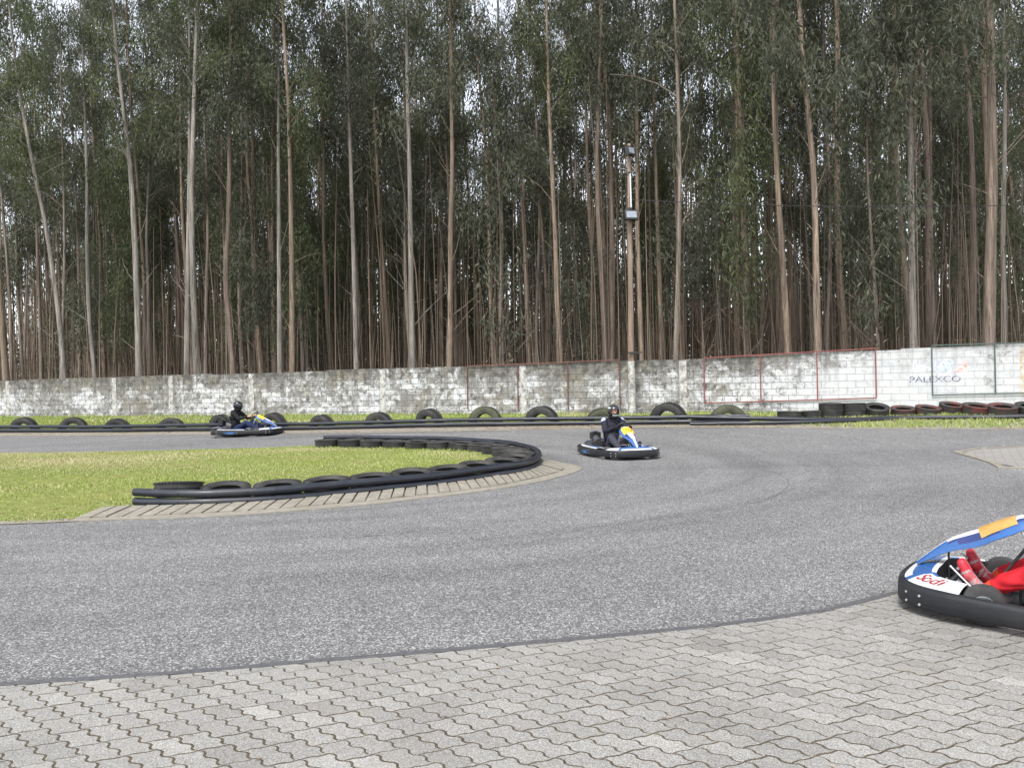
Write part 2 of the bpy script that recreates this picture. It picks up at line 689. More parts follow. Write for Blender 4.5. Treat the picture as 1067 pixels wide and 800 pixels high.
    # how clean: 0 at left, 1 beyond the red frame
    clean = n.ramp(n.math('ADD', n.math('MULTIPLY', sx.outputs[0], 0.1), 0.5), [(0.0, 0.0), (1.0, 1.0)])
    clean = n.ramp(n.math('ADD', n.math('DIVIDE', sx.outputs[0], 8.0), n.math('MULTIPLY', n.noise(tc, 0.9, 4), 0.6)), [(0.05, 0.0), (0.5, 1.0)])
    fine = n.noise(tc, 6.5, 9, 0.78, 0.3)
    patch = n.noise(tc, 1.7, 8, 0.68, 0.6)
    big = n.noise(tc, 0.32, 4, 0.6)
    top = n.ramp(n.math('DIVIDE', sx.outputs[2], 2.0), [(0.0, 0.35), (0.12, 0.0), (0.6, 0.0), (0.97, 0.75)])
    paint = n.mix(fine, (0.36, 0.365, 0.37), (0.70, 0.70, 0.685))
    paint = n.mix(n.math('MULTIPLY', brick_r, 0.42), paint, (0.42, 0.435, 0.475))
    bare = n.mix(n.noise(tc, 22, 5, 0.7), (0.085, 0.079, 0.068), (0.225, 0.212, 0.187))
    bare = n.mix(n.ramp(n.noise(tc, 0.9, 4), [(0.5, 0), (0.7, 0.6)]), bare, (0.19, 0.155, 0.09))
    wear = n.math('ADD', n.math('MULTIPLY', patch, 0.52), n.math('MULTIPLY', fine, 0.58))
    wear = n.math('ADD', wear, n.math('MULTIPLY', big, 0.42))
    wear = n.math('ADD', wear, n.math('MULTIPLY', top, 0.13))
    wear = n.math('ADD', wear, n.math('MULTIPLY', n.math('SUBTRACT', brick_r, 0.5), 0.05))
    wear = n.math('SUBTRACT', wear, n.math('MULTIPLY', clean, 0.185))
    wf = n.ramp(wear, [(0.715, 0.0), (0.76, 0.65), (0.86, 0.95)])
    col = n.mix(wf, paint, bare)
    blk = n.ramp(n.math('ADD', n.noise(tc, 3.5, 8, 0.75), n.math('MULTIPLY', top, 0.10)), [(0.53, 0.0), (0.61, 0.8)])
    blk = n.math('MULTIPLY', blk, n.math('SUBTRACT', 1.0, n.math('MULTIPLY', clean, 0.8)))
    col = n.mix(blk, col, (0.06, 0.058, 0.052))
    drip = n.noise(n.coord('Object', scale=(4.5, 4.5, 0.3)), 1.0, 6, 0.65, 0.2)
    dmask = n.ramp(n.math('DIVIDE', sx.outputs[2], 2.0), [(0.25, 0.0), (0.95, 1.0)])
    dmask = n.math('MULTIPLY', dmask, n.math('SUBTRACT', 1.0, n.math('MULTIPLY', clean, 0.6)))
    col = n.mix(n.math('MULTIPLY', n.ramp(drip, [(0.50, 0.0), (0.64, 0.75)]), dmask), col, (0.085, 0.082, 0.074))
    joint = n.mix(clean, (0.10, 0.096, 0.088), (0.36, 0.35, 0.335))
    col = n.mix(n.math('MULTIPLY', mort, n.ramp(n.noise(tc, 2.1, 4), [(0.3, 0.35), (0.6, 0.95)])), col, joint)
    hgt = n.math('SUBTRACT', n.math('MULTIPLY', fine, 0.5), n.math('MULTIPLY', mort, 0.8))
    n.bump(hgt, 0.7, 0.02)
    M['wall'] = n.done(col, 0.92, None, 0.2)

    n = NT('weathered_post')
    tc = n.coord('Object')
    a = n.noise(tc, 5, 8, 0.7)
    b = n.noise(tc, 16, 5, 0.7)
    col = n.ramp(a, [(0.3, (0.62, 0.61, 0.59)), (0.48, (0.40, 0.39, 0.37)), (0.62, (0.16, 0.15, 0.13))])
    col = n.mix(n.ramp(b, [(0.55, 0), (0.75, 0.6)]), col, (0.12, 0.115, 0.1))
    n.bump(b, 0.4, 0.01)
    M['post'] = n.done(col, 0.92, None, 0.2)

    M['rail_red'] = worn('red_oxide_steel', (0.20, 0.055, 0.05), 0.7, 0.5, 6, dirt=(0.12, 0.07, 0.055), dirt_amt=0.6)
    M['rail_brown'] = worn('rusty_steel', (0.13, 0.055, 0.042), 0.75, 0.35, 6, dirt=(0.06, 0.04, 0.035))
    M['rail_green'] = worn('green_steel', (0.055, 0.085, 0.075), 0.6, 0.3, 6, dirt=(0.10, 0.08, 0.06))
    M['pipe'] = worn('black_plastic_pipe', (0.012, 0.0145, 0.022), 0.38, 0.4, 5, dirt=(0.075, 0.074, 0.075), dirt_amt=0.3, spec=0.5)
    M['bolt'] = worn('bolt_head', (0.012, 0.012, 0.012), 0.5, 0.2)

    for name, c1, c2 in (('tyre_rubber', (0.009, 0.009, 0.0095), (0.046, 0.044, 0.042)), ):
        n = NT(name)
        v = n.coord('Object')
        a = n.noise(v, 9, 7, 0.7)
        b = n.noise(v, 2.2, 4, 0.6)
        col = n.mix(a, c1, c2)
        col = n.mix(n.ramp(b, [(0.5, 0), (0.72, 0.5)]), col, (0.10, 0.095, 0.082))
        n.bump(a, 0.3, 0.006)
        M['tyre'] = n.done(col, n.ramp(a, [(0.3, 0.5), (0.7, 0.85)]), None, 0.35)
    n = NT('tyre_green_stain')
    v = n.coord('Object')
    a = n.noise(v, 9, 7, 0.7)
    b = n.noise(v, 2.2, 4, 0.6)
    col = n.mix(a, (0.02, 0.02, 0.018), (0.075, 0.073, 0.055))
    col = n.mix(n.ramp(b, [(0.4, 0), (0.66, 0.7)]), col, (0.10, 0.105, 0.06))
    n.bump(a, 0.3, 0.006)
    M['tyre_mossy'] = n.done(col, 0.8, None, 0.3)
    n = NT('tyre_red_paint')
    v = n.coord('Object')
    a = n.noise(v, 5, 7, 0.7)
    b = n.noise(v, 14, 5, 0.7)
    col = n.mix(n.ramp(a, [(0.50, 0), (0.62, 0.8)]), n.mix(b, (0.018, 0.017, 0.017), (0.075, 0.068, 0.062)), n.mix(b, (0.11, 0.022, 0.02), (0.21, 0.05, 0.045)))
    n.bump(b, 0.3, 0.006)
    M['tyre_red'] = n.done(col, 0.7, None, 0.3)

    n = NT('pole_timber')
    v = n.coord('Object', scale=(9, 9, 0.5))
    a = n.noise(v, 1.2, 7, 0.65, 0.3)
    M['pole'] = n.done(n.ramp(a, [(0.3, (0.11, 0.08, 0.062)), (0.55, (0.235, 0.175, 0.135)), (0.75, (0.34, 0.27, 0.215))]), 0.9, None, 0.15)
    n.bump(a, 0.5, 0.01)
    M['pole_paint'] = M['post']
    M['dark_metal'] = worn('dark_metal', (0.02, 0.02, 0.022), 0.45, 0.3, metal=0.0)
    M['steel'] = worn('bare_steel', (0.5, 0.5, 0.51), 0.32, 0.2, 10, metal=0.9)
    M['alu'] = worn('light_metal', (0.62, 0.63, 0.64), 0.4, 0.15, 10, metal=0.6)
    n = NT('lamp_glass')
    n.b.inputs['IOR'].default_value = 1.45
    v = n.coord('Object')
    M['lamp_glass'] = n.done(n.mix(n.noise(v, 6), (0.16, 0.18, 0.21), (0.42, 0.45, 0.5)), 0.12, 0.3, 0.8)
    M['cable'] = worn('black_cable', (0.015, 0.015, 0.016), 0.6, 0.2)

    # karts
    M['k_black'] = worn('kart_bumper_plastic', (0.013, 0.0145, 0.017), 0.40, 0.35, 9, dirt=(0.045, 0.044, 0.043), dirt_amt=0.45)
    n = NT('scuffed_bumper_plastic')
    v = n.coord('Object')
    a = n.noise(v, 9, 6, 0.65)
    sc = n.noise(n.coord('Object', scale=(2.2, 2.2, 60)), 1.0, 5, 0.7, 0.6)
    b = n.noise(v, 2.2, 4, 0.6)
    col = n.mix(a, (0.009, 0.010, 0.012), (0.018, 0.019, 0.021))
    col = n.mix(n.ramp(sc, [(0.60, 0.0), (0.74, 0.55)]), col, (0.085, 0.086, 0.09))
    col = n.mix(n.ramp(b, [(0.5, 0.0), (0.75, 0.35)]), col, (0.05, 0.047, 0.043))
    n.bump(sc, 0.15, 0.003)
    M['k_black'] = n.done(col, n.ramp(a, [(0.3, 0.34), (0.7, 0.58)]), None, 0.35)
    M['k_white'] = worn('kart_white_plastic', (0.60, 0.60, 0.61), 0.3, 0.05, 9, dirt=(0.4, 0.38, 0.36), dirt_amt=0.35)
    M['k_blue'] = worn('kart_blue_plastic', (0.03, 0.105, 0.30), 0.26, 0.25, 7, dirt=(0.06, 0.09, 0.18), dirt_amt=0.35)
    M['k_navy'] = worn('kart_deep_blue', (0.02, 0.035, 0.14), 0.28, 0.25, 7, dirt=(0.06, 0.07, 0.13), dirt_amt=0.3)
    M['k_yellow'] = worn('number_yellow', (0.80, 0.52, 0.03), 0.4, 0.1, 9, dirt=(0.5, 0.38, 0.12), dirt_amt=0.3)
    M['k_orange'] = worn('number_orange', (0.46, 0.26, 0.07), 0.45, 0.25, 22, dirt=(0.55, 0.42, 0.2), dirt_amt=0.5)
    M['k_red'] = worn('kart_red_print', (0.55, 0.03, 0.035), 0.4, 0.15)
    M['k_rubber'] = worn('slick_rubber', (0.028, 0.027, 0.027), 0.72, 0.3, 20, dirt=(0.13, 0.125, 0.12), dirt_amt=0.55)
    M['suit_red'] = worn('red_suit_cloth', (0.43, 0.014, 0.022), 0.75, 0.16, 30, dirt=(0.30, 0.012, 0.018), dirt_amt=0.5, spec=0.2)
    M['suit_cuff'] = worn('orange_red_cuff', (0.62, 0.07, 0.02), 0.7, 0.12, 30, spec=0.2, dirt_amt=0.1)
    M['shoe_red'] = worn('red_shoe', (0.42, 0.015, 0.028), 0.5, 0.15, 20, dirt=(0.5, 0.42, 0.42), dirt_amt=0.75)
    M['shoe_grey'] = worn('shoe_grey_panel', (0.34, 0.25, 0.25), 0.5, 0.2, 30)
    M['shoe_sole'] = worn('shoe_sole', (0.09, 0.08, 0.08), 0.7, 0.3, 30)
    M['glove_red'] = worn('red_glove', (0.42, 0.012, 0.03), 0.55, 0.2, 20, dirt_amt=0.15)
    M['suit_black'] = worn('black_cloth', (0.014, 0.014, 0.017), 0.85, 0.3, 25, dirt=(0.03, 0.03, 0.035), spec=0.2)
    M['suit_dark'] = worn('black_race_suit', (0.016, 0.016, 0.026), 0.7, 0.3, 25, dirt=(0.05, 0.05, 0.075), spec=0.25)
    M['suit_patch'] = worn('pale_blue_patch', (0.38, 0.42, 0.62), 0.7, 0.15, 25, spec=0.2)
    M['jeans'] = worn('blue_jeans', (0.02, 0.029, 0.068), 0.85, 0.3, 30, dirt=(0.05, 0.06, 0.10), spec=0.15)
    M['grey_trousers'] = worn('charcoal_trousers', (0.045, 0.047, 0.06), 0.85, 0.3, 30, dirt=(0.09, 0.09, 0.10), spec=0.15)
    M['skin'] = worn('skin', (0.48, 0.27, 0.19), 0.55, 0.1, 20, dirt=(0.4, 0.2, 0.15), dirt_amt=0.2)
    M['helmet_black'] = worn('black_helmet', (0.012, 0.012, 0.014), 0.16, 0.2, 8, dirt=(0.035, 0.035, 0.04), dirt_amt=0.4)
    M['helmet_white'] = worn('white_helmet_band', (0.65, 0.65, 0.67), 0.25, 0.1, 8, dirt_amt=0.1)
    M['helmet_red'] = worn('red_helmet', (0.42, 0.018, 0.022), 0.2, 0.1, 8, dirt_amt=0.1)
    n = NT('smoked_visor')
    M['visor'] = n.done((0.02, 0.024, 0.03), 0.06, None, 0.7)
    M['seat'] = worn('seat_shell', (0.02, 0.021, 0.024), 0.4, 0.3)
    M['engine'] = worn('engine_casing', (0.075, 0.075, 0.08), 0.5, 0.4, 14, metal=0.4)
    M['sign_blue'] = None
    for key, c in (('faded_blue', (0.30, 0.37, 0.56)), ('faded_red', (0.62, 0.24, 0.20)), ('faded_navy', (0.07, 0.065, 0.15)), ('faded_grey', (0.46, 0.47, 0.53)), ('ochre_edge', (0.42, 0.27, 0.10))):
        n = NT(key + '_paint')
        v = n.coord('Object')
        a = n.noise(v, 7, 8, 0.75)
        M[key] = n.done(n.mix(n.ramp(a, [(0.42, 0.0), (0.6, 0.85)] if key != 'faded_navy' else [(0.47, 0.0), (0.66, 0.7)]), c, (0.70, 0.70, 0.70)), 0.9, None, 0.2)


make_materials()
# ------------------------------------------------------------------ camera
cam = bpy.data.cameras.new('camera')
cam.sensor_fit = 'HORIZONTAL'
cam.angle = 2 * math.atan(533.5 / FOC)
cam.clip_start, cam.clip_end = 0.05, 2000
camo = bpy.data.objects.new('camera', cam)
COL.objects.link(camo)
right, up, back = Vector((CR, 0, -SR)), Vector((SR, 0, CR)), Vector((0, -1, 0))
camo.matrix_world = Matrix(((right.x, up.x, back.x, 0), (right.y, up.y, back.y, 0), (right.z, up.z, back.z, CAM_H), (0, 0, 0, 1)))
scene.camera = camo

# ------------------------------------------------------------------ sky, sun
SUN_EL, SUN_AZ = 56.0, 205.0     # azimuth measured clockwise from +Y
w = bpy.data.worlds.new('World')
scene.world = w
w.use_nodes = True
nt = w.node_tree
bg = nt.nodes['Background']
sky = nt.nodes.new('ShaderNodeTexSky')
sky.sky_type = 'NISHITA'
sky.sun_disc = False
sky.sun_elevation = R(SUN_EL)
sky.sun_rotation = R(SUN_AZ)
sky.air_density = 1.0
sky.dust_density = 1.0
sky.ozone_density = 1.0
hs = nt.nodes.new('ShaderNodeHueSaturation')
hs.inputs['Saturation'].default_value = 0.30
hs.inputs['Value'].default_value = 1.0
nt.links.new(sky.outputs[0], hs.inputs['Color'])
nt.links.new(hs.outputs[0], bg.inputs[0])
bg.inputs[1].default_value = 0.15
sun = bpy.data.lights.new('sun', 'SUN')
sun.energy = 1.5
sun.angle = R(13)
sun.color = (1.0, 0.965, 0.92)
so = bpy.data.objects.new('sun', sun)
COL.objects.link(so)
az, el = R(SUN_AZ), R(SUN_EL)
dvec = Vector((math.sin(az) * math.cos(el), math.cos(az) * math.cos(el), math.sin(el)))
so.rotation_euler = dvec.to_track_quat('Z', 'Y').to_euler()
scene.view_settings.view_transform = 'Standard'
scene.view_settings.look = 'None'
scene.view_settings.exposure = 1.36
scene.view_settings.gamma = 1
scene.render.film_transparent = False
scene.cycles.max_bounces = 7
scene.cycles.diffuse_bounces = 5
scene.cycles.use_denoising = True

# ------------------------------------------------------------------ plan curves taken from sight lines on the ground
G = on_ground
pave_edge = [(-14, 2.9)] + [(-6.2, 3.82)] + [G(*p) for p in ((0, 714), (180, 702), (360, 687), (540, 672), (720, 655), (855, 637), (935, 618), (1000, 603))]
last, prv = np.array(pave_edge[-1]), np.array(pave_edge[-2])
pave_edge += [tuple(last + np.array([0.9, 0.62])), tuple(last + np.array([2.3, 2.1])), tuple(last + np.array([4.2, 5.0]))]
pave_edge = [tuple(p) for p in spline(pave_edge, 6)]

asph_far = [G(*p) for p in ((0, 454.5), (100, 454), (200, 453), (400, 450.5), (500, 449), (600, 447), (700, 445.3), (800, 446), (880, 447), (960, 447.3), (1067, 447.5))]
d0 = np.array(asph_far[0]) - np.array(asph_far[1])
asph_far = [tuple(np.array(asph_far[0]) + d0 / np.linalg.norm(d0) * 30)] + asph_far
d1 = np.array(asph_far[-1]) - np.array(asph_far[-2])
asph_far = asph_far + [tuple(np.array(asph_far[-1]) + d1 / np.linalg.norm(d1) * 14)]

bar_line = [G(*p) for p in ((0, 450.8), (100, 450.3), (200, 449.5), (300, 448.3), (400, 446.3), (500, 444.6), (600, 443), (700, 442.2), (800, 441.5), (870, 440), (925, 437.3), (1000, 437), (1067, 437))]
d0 = np.array(bar_line[0]) - np.array(bar_line[1])
bar_line = [tuple(np.array(bar_line[0]) + d0 / np.linalg.norm(d0) * 16)] + bar_line
d1 = np.array(bar_line[-1]) - np.array(bar_line[-3])
bar_line = bar_line + [tuple(np.array(bar_line[-1]) + d1 / np.linalg.norm(d1) * 7)]
bar_line = [tuple(p) for p in spline(bar_line, 5)]

# island: line of the pipes on the ground, then kerb edges outside it
isl_front = [G(*p) for p in ((141, 529), (175, 530.5), (210, 530.5), (250, 528.5), (290, 526), (330, 522.5), (370, 518.5), (400, 515.5), (440, 511), (480, 505.5), (515, 500.5), (540, 496.5), (556, 491), (562, 484.5))]
isl_back = [G(*p) for p in ((556, 477.5), (538, 472.5), (515, 469), (490, 467), (460, 465.6), (430, 464.6), (400, 464), (370, 463.6), (338, 463.6))]
isl = [tuple(p) for p in resample(spline(isl_front + isl_back, 6), 0.12)[0]]
k_out = [G(*p) for p in ((72, 543.5), (120, 542), (170, 540.8), (220, 538.5), (270, 535.5), (330, 531), (380, 526.5), (430, 521), (480, 515), (530, 508), (570, 500.5), (596, 493.5), (606.5, 489.2), (603, 486), (592, 483.5), (575, 480))]
k_in = [G(*p) for p in ((78, 541.8), (122, 540), (172, 538), (222, 535.6), (271, 532.6), (330, 528.2), (379, 523.8), (428, 518.6), (476, 513), (522, 506.4), (556, 499.6), (578, 494), (587, 490.3), (586, 487.2), (578, 484.3), (566, 481))]
k_foot = [G(*p) for p in ((105, 535), (135, 532.5), (175, 531.8), (222, 530.2), (271, 527.8), (330, 523), (379, 518), (428, 512.8), (474, 506.8), (515, 501), (542, 496.5), (556, 491.5), (561.5, 486), (562, 484), (559, 481.5), (553, 477.5))]

# ------------------------------------------------------------------ ground sheets
BIG = 420
tag(sheet('ground', [(-BIG, -60), (BIG, -60), (BIG, BIG), (-BIG, BIG)], M['floor'], -0.06), kind='structure')
asphalt_poly = list(pave_edge) + [(pave_edge[-1][0] + 14, pave_edge[-1][1] + 3)] + list(reversed(asph_far))
ap = sheet('asphalt_track', asphalt_poly, M['asphalt'], 0.0)
tag(ap, kind='structure')
tag(sheet('paving_bed', [(-14, -4), (pave_edge[-1][0] + 14, -4), (pave_edge[-1][0] + 14, pave_edge[-1][1] + 3)] + [p for p in reversed(pave_edge)], M['sand'], 0.0064), kind='structure')
# tar seal between track and pavers
pe, _ = resample(pave_edge, 0.05)
rng = np.random.default_rng(3)
a_line = offset_line(pe, 0.035)
b_line = offset_line(pe, -0.03)
jit = np.cumsum(rng.normal(0, 0.006, len(pe)))
jit -= np.convolve(jit, np.ones(41) / 41, 'same')
tv, tf = [], []
for i in range(len(pe)):
    na = a_line[i] + (a_line[i] - b_line[i]) * (0.12 + jit[i] * 5)
    tv.append((*na, 0.006))
    tv.append((*b_line[i], 0.0105))
for i in range(len(pe) - 1):
    tf.append((2 * i, 2 * i + 1, 2 * i + 3, 2 * i + 2))
tag(link('tar_strip', np_mesh('tar_strip', tv, tf, [M['tar']])), kind='structure')

# grass island and verge
isl_in = offset_line(isl, 0.06)
grass_poly = [(-46, G(0, 546)[1] - 3.2), (-20, G(0, 546)[1] - 0.95), (-9.5, G(0, 546)[1] - 0.12), G(0, 545.5), G(40, 544.2), G(75, 542.5), G(105, 536.5)] + [tuple(p) for p in isl_in] + [G(250, 467.5), G(100, 470.8), G(0, 472)] + [(-22, G(0, 472)[1] + 1.2), (-46, G(0, 472)[1] + 3)]
tag(sheet('grass_island', grass_poly, M['turf'], 0.006), kind='structure')
wall_line = [(UX * t + NX * (WALL_S - 0.12), UY * t + NY * (WALL_S - 0.12)) for t in (36, -72)]
verge_poly = list(asph_far) + wall_line
tag(sheet('verge_ground', verge_poly, M['soil'], 0.005), kind='structure')
# turf strip behind the barrier up to the wall, and in front of the barrier on the right
bl_off = offset_line(bar_line, 0.25)
tag(sheet('dirt_edge', [(-16, G(0, 546)[1] - 0.75), (-9.5, G(0, 546)[1] - 0.22), G(0, 546.8), G(40, 545.4), G(74, 543.8), G(110, 541.3), G(104, 536.8), G(72, 540.6), G(40, 542), G(0, 543.5), (-9.5, G(0, 546)[1] + 0.1), (-16, G(0, 546)[1] - 0.4)], M['soil'], 0.009), kind='structure')
turf_poly = [tuple(p) for p in bl_off] + [(UX * t + NX * (WALL_S - 0.13), UY * t + NY * (WALL_S - 0.13)) for t in (26, -62)]
tag(sheet('verge_turf', turf_poly, M['turf'], 0.010), kind='structure')

# sloping slab kerb round the island and its smooth concrete edging
def loft_lines(name, A, B, za, zb, mat, step=0.25, gap=0.0, jitter=0.0, kind='structure'):
    n = int(max(resample(spline(A, 8), 0.1)[1], 1) / step)
    pa, pb = spline(A, 10), spline(B, 10)
    La = resample(pa, resample(pa, 1)[1] / n)[0]
    Lb = resample(pb, resample(pb, 1)[1] / n)[0]
    m = min(len(La), len(Lb))
    mb = MB()
    r = random.Random(11)
    for i in range(m - 1):
        g = gap / 2
        q = []
        for L, z in ((La, za), (Lb, zb)):
            p, qn = np.array(L[i]), np.array(L[i + 1])
            q.append((p + (qn - p) * g, z))
            q.append((qn + (p - qn) * g, z))
        dz = r.uniform(-jitter, jitter)
        top = [(*p, terrain(*p) + z + dz + r.uniform(-jitter, jitter) * 0.5) for p, z in q]
        bot = [(p[0], p[1], terrain(p[0], p[1]) - 0.06) for p in top]
        mb.add(top + bot, [(0, 1, 3, 2), (4, 6, 7, 5), (0, 4, 5, 1), (2, 3, 7, 6), (0, 2, 6, 4), (1, 5, 7, 3)], 0)
    me = mb.mesh(name, mat, None)
    bm = bmesh.new()
    bm.from_mesh(me)
    bmesh.ops.recalc_face_normals(bm, faces=bm.faces)
    bm.to_mesh(me)
    bm.free()
    return tag(link(name, me), kind=kind)


loft_lines('kerb', k_foot, k_in, 0.085, 0.035, M['kerb'], 0.19, 0.15, 0.008)
kf = offset_line(k_in, -0.0)
loft_lines('kerb_edging', k_in, k_out, 0.022, 0.012, M['kerb'], 0.5, 0.0, 0.0)
loft_lines('kerb_bed', k_foot, k_in, 0.05, 0.012, M['soil'], 0.5, 0.0, 0.0)

# paved corner on the right
pc = [G(1000, 469.5), G(1067, 466.5), (G(1067, 466.5)[0] + 5, G(1067, 466.5)[1] + 0.3), (G(1067, 488)[0] + 4, G(1067, 488)[1] - 0.8), G(1067, 488.5), G(1043, 484), G(1020, 477)]
n = NT('grey_block_paving')
v = n.coord('Object', rot=(0, 0, R(30)))
br = n.n.new('ShaderNodeTexBrick')
br.inputs['Scale'].default_value = 1
br.inputs['Brick Width'].default_value = 0.3
br.inputs['Row Height'].default_value = 0.15
br.inputs['Mortar Size'].default_value = 0.012
br.inputs['Color1'].default_value = (0.225, 0.212, 0.195, 1)
br.inputs['Color2'].default_value = (0.265, 0.252, 0.235, 1)
br.inputs['Mortar'].default_value = (0.175, 0.165, 0.15, 1)
n.t.links.new(v, br.inputs['Vector'])
M['blocks'] = n.done(br.outputs['Color'], 0.92, None, 0.2)
tag(sheet('pavement_corner', pc, M['blocks'], 0.012), kind='structure')
pcl, _ = resample(spline([pc[1], pc[0], pc[6], pc[5], pc[4], pc[3]], 4), 0.3)
ka, kb = offset_line(pcl, 0.0), offset_line(pcl, -0.11)
loft_lines('pavement_edging', ka, kb, 0.03, 0.022, M['kerb'], 0.8, 0.0, 0.0)

# thin old seams in the asphalt
def seam(pts, wdt):
    L, _ = resample(spline([G(*p) for p in pts], 6), 0.06)
    r = np.random.default_rng(5)
    A, B = offset_line(L, wdt / 2), offset_line(L, -wdt / 2)
    vs, fs = [], []
    for i in range(len(L)):
        o = r.normal(0, wdt * 0.25, 2)
        k = 0.3 + 0.7 * abs(math.sin(i * 0.37) * math.sin(i * 0.11 + 1))
        c = (A[i] + B[i]) / 2 + o * 0.4
        for p in (A[i], B[i]):
            q = c + (p - c) * k
            vs.append((*q, terrain(*q) + 0.0035))
    for i in range(len(L) - 1):
        fs.append((2 * i, 2 * i + 1, 2 * i + 3, 2 * i + 2))
    return vs, fs


sv, sf = [], []
for pts, wd in ((((360, 561), (430, 554), (500, 546), (560, 539)), 0.014), (((700, 489), (760, 486), (806, 492), (822, 503), (800, 520), (740, 532)), 0.014)):
    a, b = seam(pts, wd)
    o = len(sv)
    sv += a
    sf += [tuple(i + o for i in f) for f in b]
tag(link('track_seams', np_mesh('track_seams', sv, sf, [M['tar']])), kind='structure')

# ------------------------------------------------------------------ wave-edged pavers
def build_pavers():
    L, W, ANG, TH = 0.215, 0.113, R(-40), 0.02
    ca, sa = math.cos(ANG), math.sin(ANG)
    A = 0.0105
    # smooth trapezoid wave, two periods per paver
    def wav(u):
        s = math.sin(2 * math.pi * u / (L / 2))
        return A * max(-1, min(1, 1.5 * s))
    NE = 10
    pe_x = np.array([p[0] for p in pave_edge]); pe_y = np.array([p[1] for p in pave_edge])
    V, F3, tints = [], [], []
    r = random.Random(21)
    quads = []
    for k in range(-90, 190):
        off_t = 0.0 if k % 2 == 0 else -L / 4
        for nn in range(-90, 90):
            u0 = nn * L + off_t
            v0 = k * W
            cu, cv = u0 + L / 2 - L / 8, v0 - W / 2
            cx, cy = cu * ca - cv * sa, cu * sa + cv * ca
            if not (-8 < cx < 14 and 1.0 < cy < 12.5):
                continue
            lim = np.interp(cx, pe_x, pe_y)
            if cy > lim + 0.25:
                continue
            # top edge: from u0 to u0+L at v0 ; bottom edge shifted by -L/4 at v0-W
            pts = []
            for i in range(NE + 1):
                u = u0 + L * i / NE
                ph = u if k % 2 == 0 else u + L / 4
                pts.append((u, v0 + wav(ph)))
            ph2 = 0.0 if (k - 1) % 2 == 0 else L / 4
            e = []
            for j in (1, 2):
                q = j / 3
                e.append((-L / 4 * q + 0.006 * (1 if j == 1 else -1), v0 - W * q))
            for du, vv in e:
                pts.append((u0 + L + du, vv))
            for i in range(NE + 1):
                u = u0 + L * (NE - i) / NE - L / 4
                pts.append((u, v0 - W + wav(u + ph2)))
            for du, vv in reversed(e):
                pts.append((u0 + du, vv))
            pts.reverse()          # counter-clockwise
            P = np.array(pts)
            # world plan
            Q = np.stack([P[:, 0] * ca - P[:, 1] * sa, P[:, 0] * sa + P[:, 1] * ca], 1)
            # clip against edge tangent
            if cy > lim - 0.3:
                sl = (np.interp(cx + 0.1, pe_x, pe_y) - np.interp(cx - 0.1, pe_x, pe_y)) / 0.2
                d = Q[:, 1] - (lim + sl * (Q[:, 0] - cx)) + 0.02
                if (d < 0).sum() < 3:
                    continue
                out = []
                m = len(Q)
                for i in range(m):
                    j = (i + 1) % m
                    if d[i] <= 0:
                        out.append(Q[i])
                    if (d[i] < 0) != (d[j] < 0):
                        tq = d[i] / (d[i] - d[j])
                        out.append(Q[i] + (Q[j] - Q[i]) * tq)
                Q = np.array(out)
                if len(Q) < 4:
                    continue
                c0 = Q.mean(0)
                if np.abs(Q - c0).max() < 0.025:
                    continue
            nx = np.roll(Q, -1, 0) - np.roll(Q, 1, 0)
            ln = np.linalg.norm(nx, axis=1, keepdims=True)
            ln[ln < 1e-6] = 1
            nr = np.stack([nx[:, 1], -nx[:, 0]], 1) / ln
            g = r.uniform(0.0046, 0.0071)
            dz = r.uniform(-0.0013, 0.0013)
            tx, ty = r.uniform(-0.006, 0.006), r.uniform(-0.006, 0.006)
            c0 = Q.mean(0)
            t0 = min(1, max(0, r.gauss(0.5, 0.105)))
            if r.random() < 0.008:
                t0 = 0.85
            b = len(V)
            m = len(Q)
            for ins, zz in ((g + 0.0012, 0.0085), (g, 0.0070), (g, -0.004)):
                P2 = Q - nr * ins
                for p in P2:
                    V.append((p[0], p[1], zz + dz + (p[0] - c0[0]) * tx + (p[1] - c0[1]) * ty))
                    tints.append(t0)
            F3.append(tuple(range(b, b + m)))
            for a in (0, 1):
                o = b + a * m
                for i in range(m):
                    j = (i + 1) % m
                    F3.append((o + i, o + m + i, o + m + j, o + j))
    me = bpy.data.meshes.new('paving')
    me.from_pydata(V, [], F3)
    me.materials.append(M['paver'])
    at = me.attributes.new('tint', 'FLOAT', 'POINT')
    at.data.foreach_set('value', np.array(tints, dtype=np.float32))
    return tag(link('paving', me), kind='structure')


build_pavers()

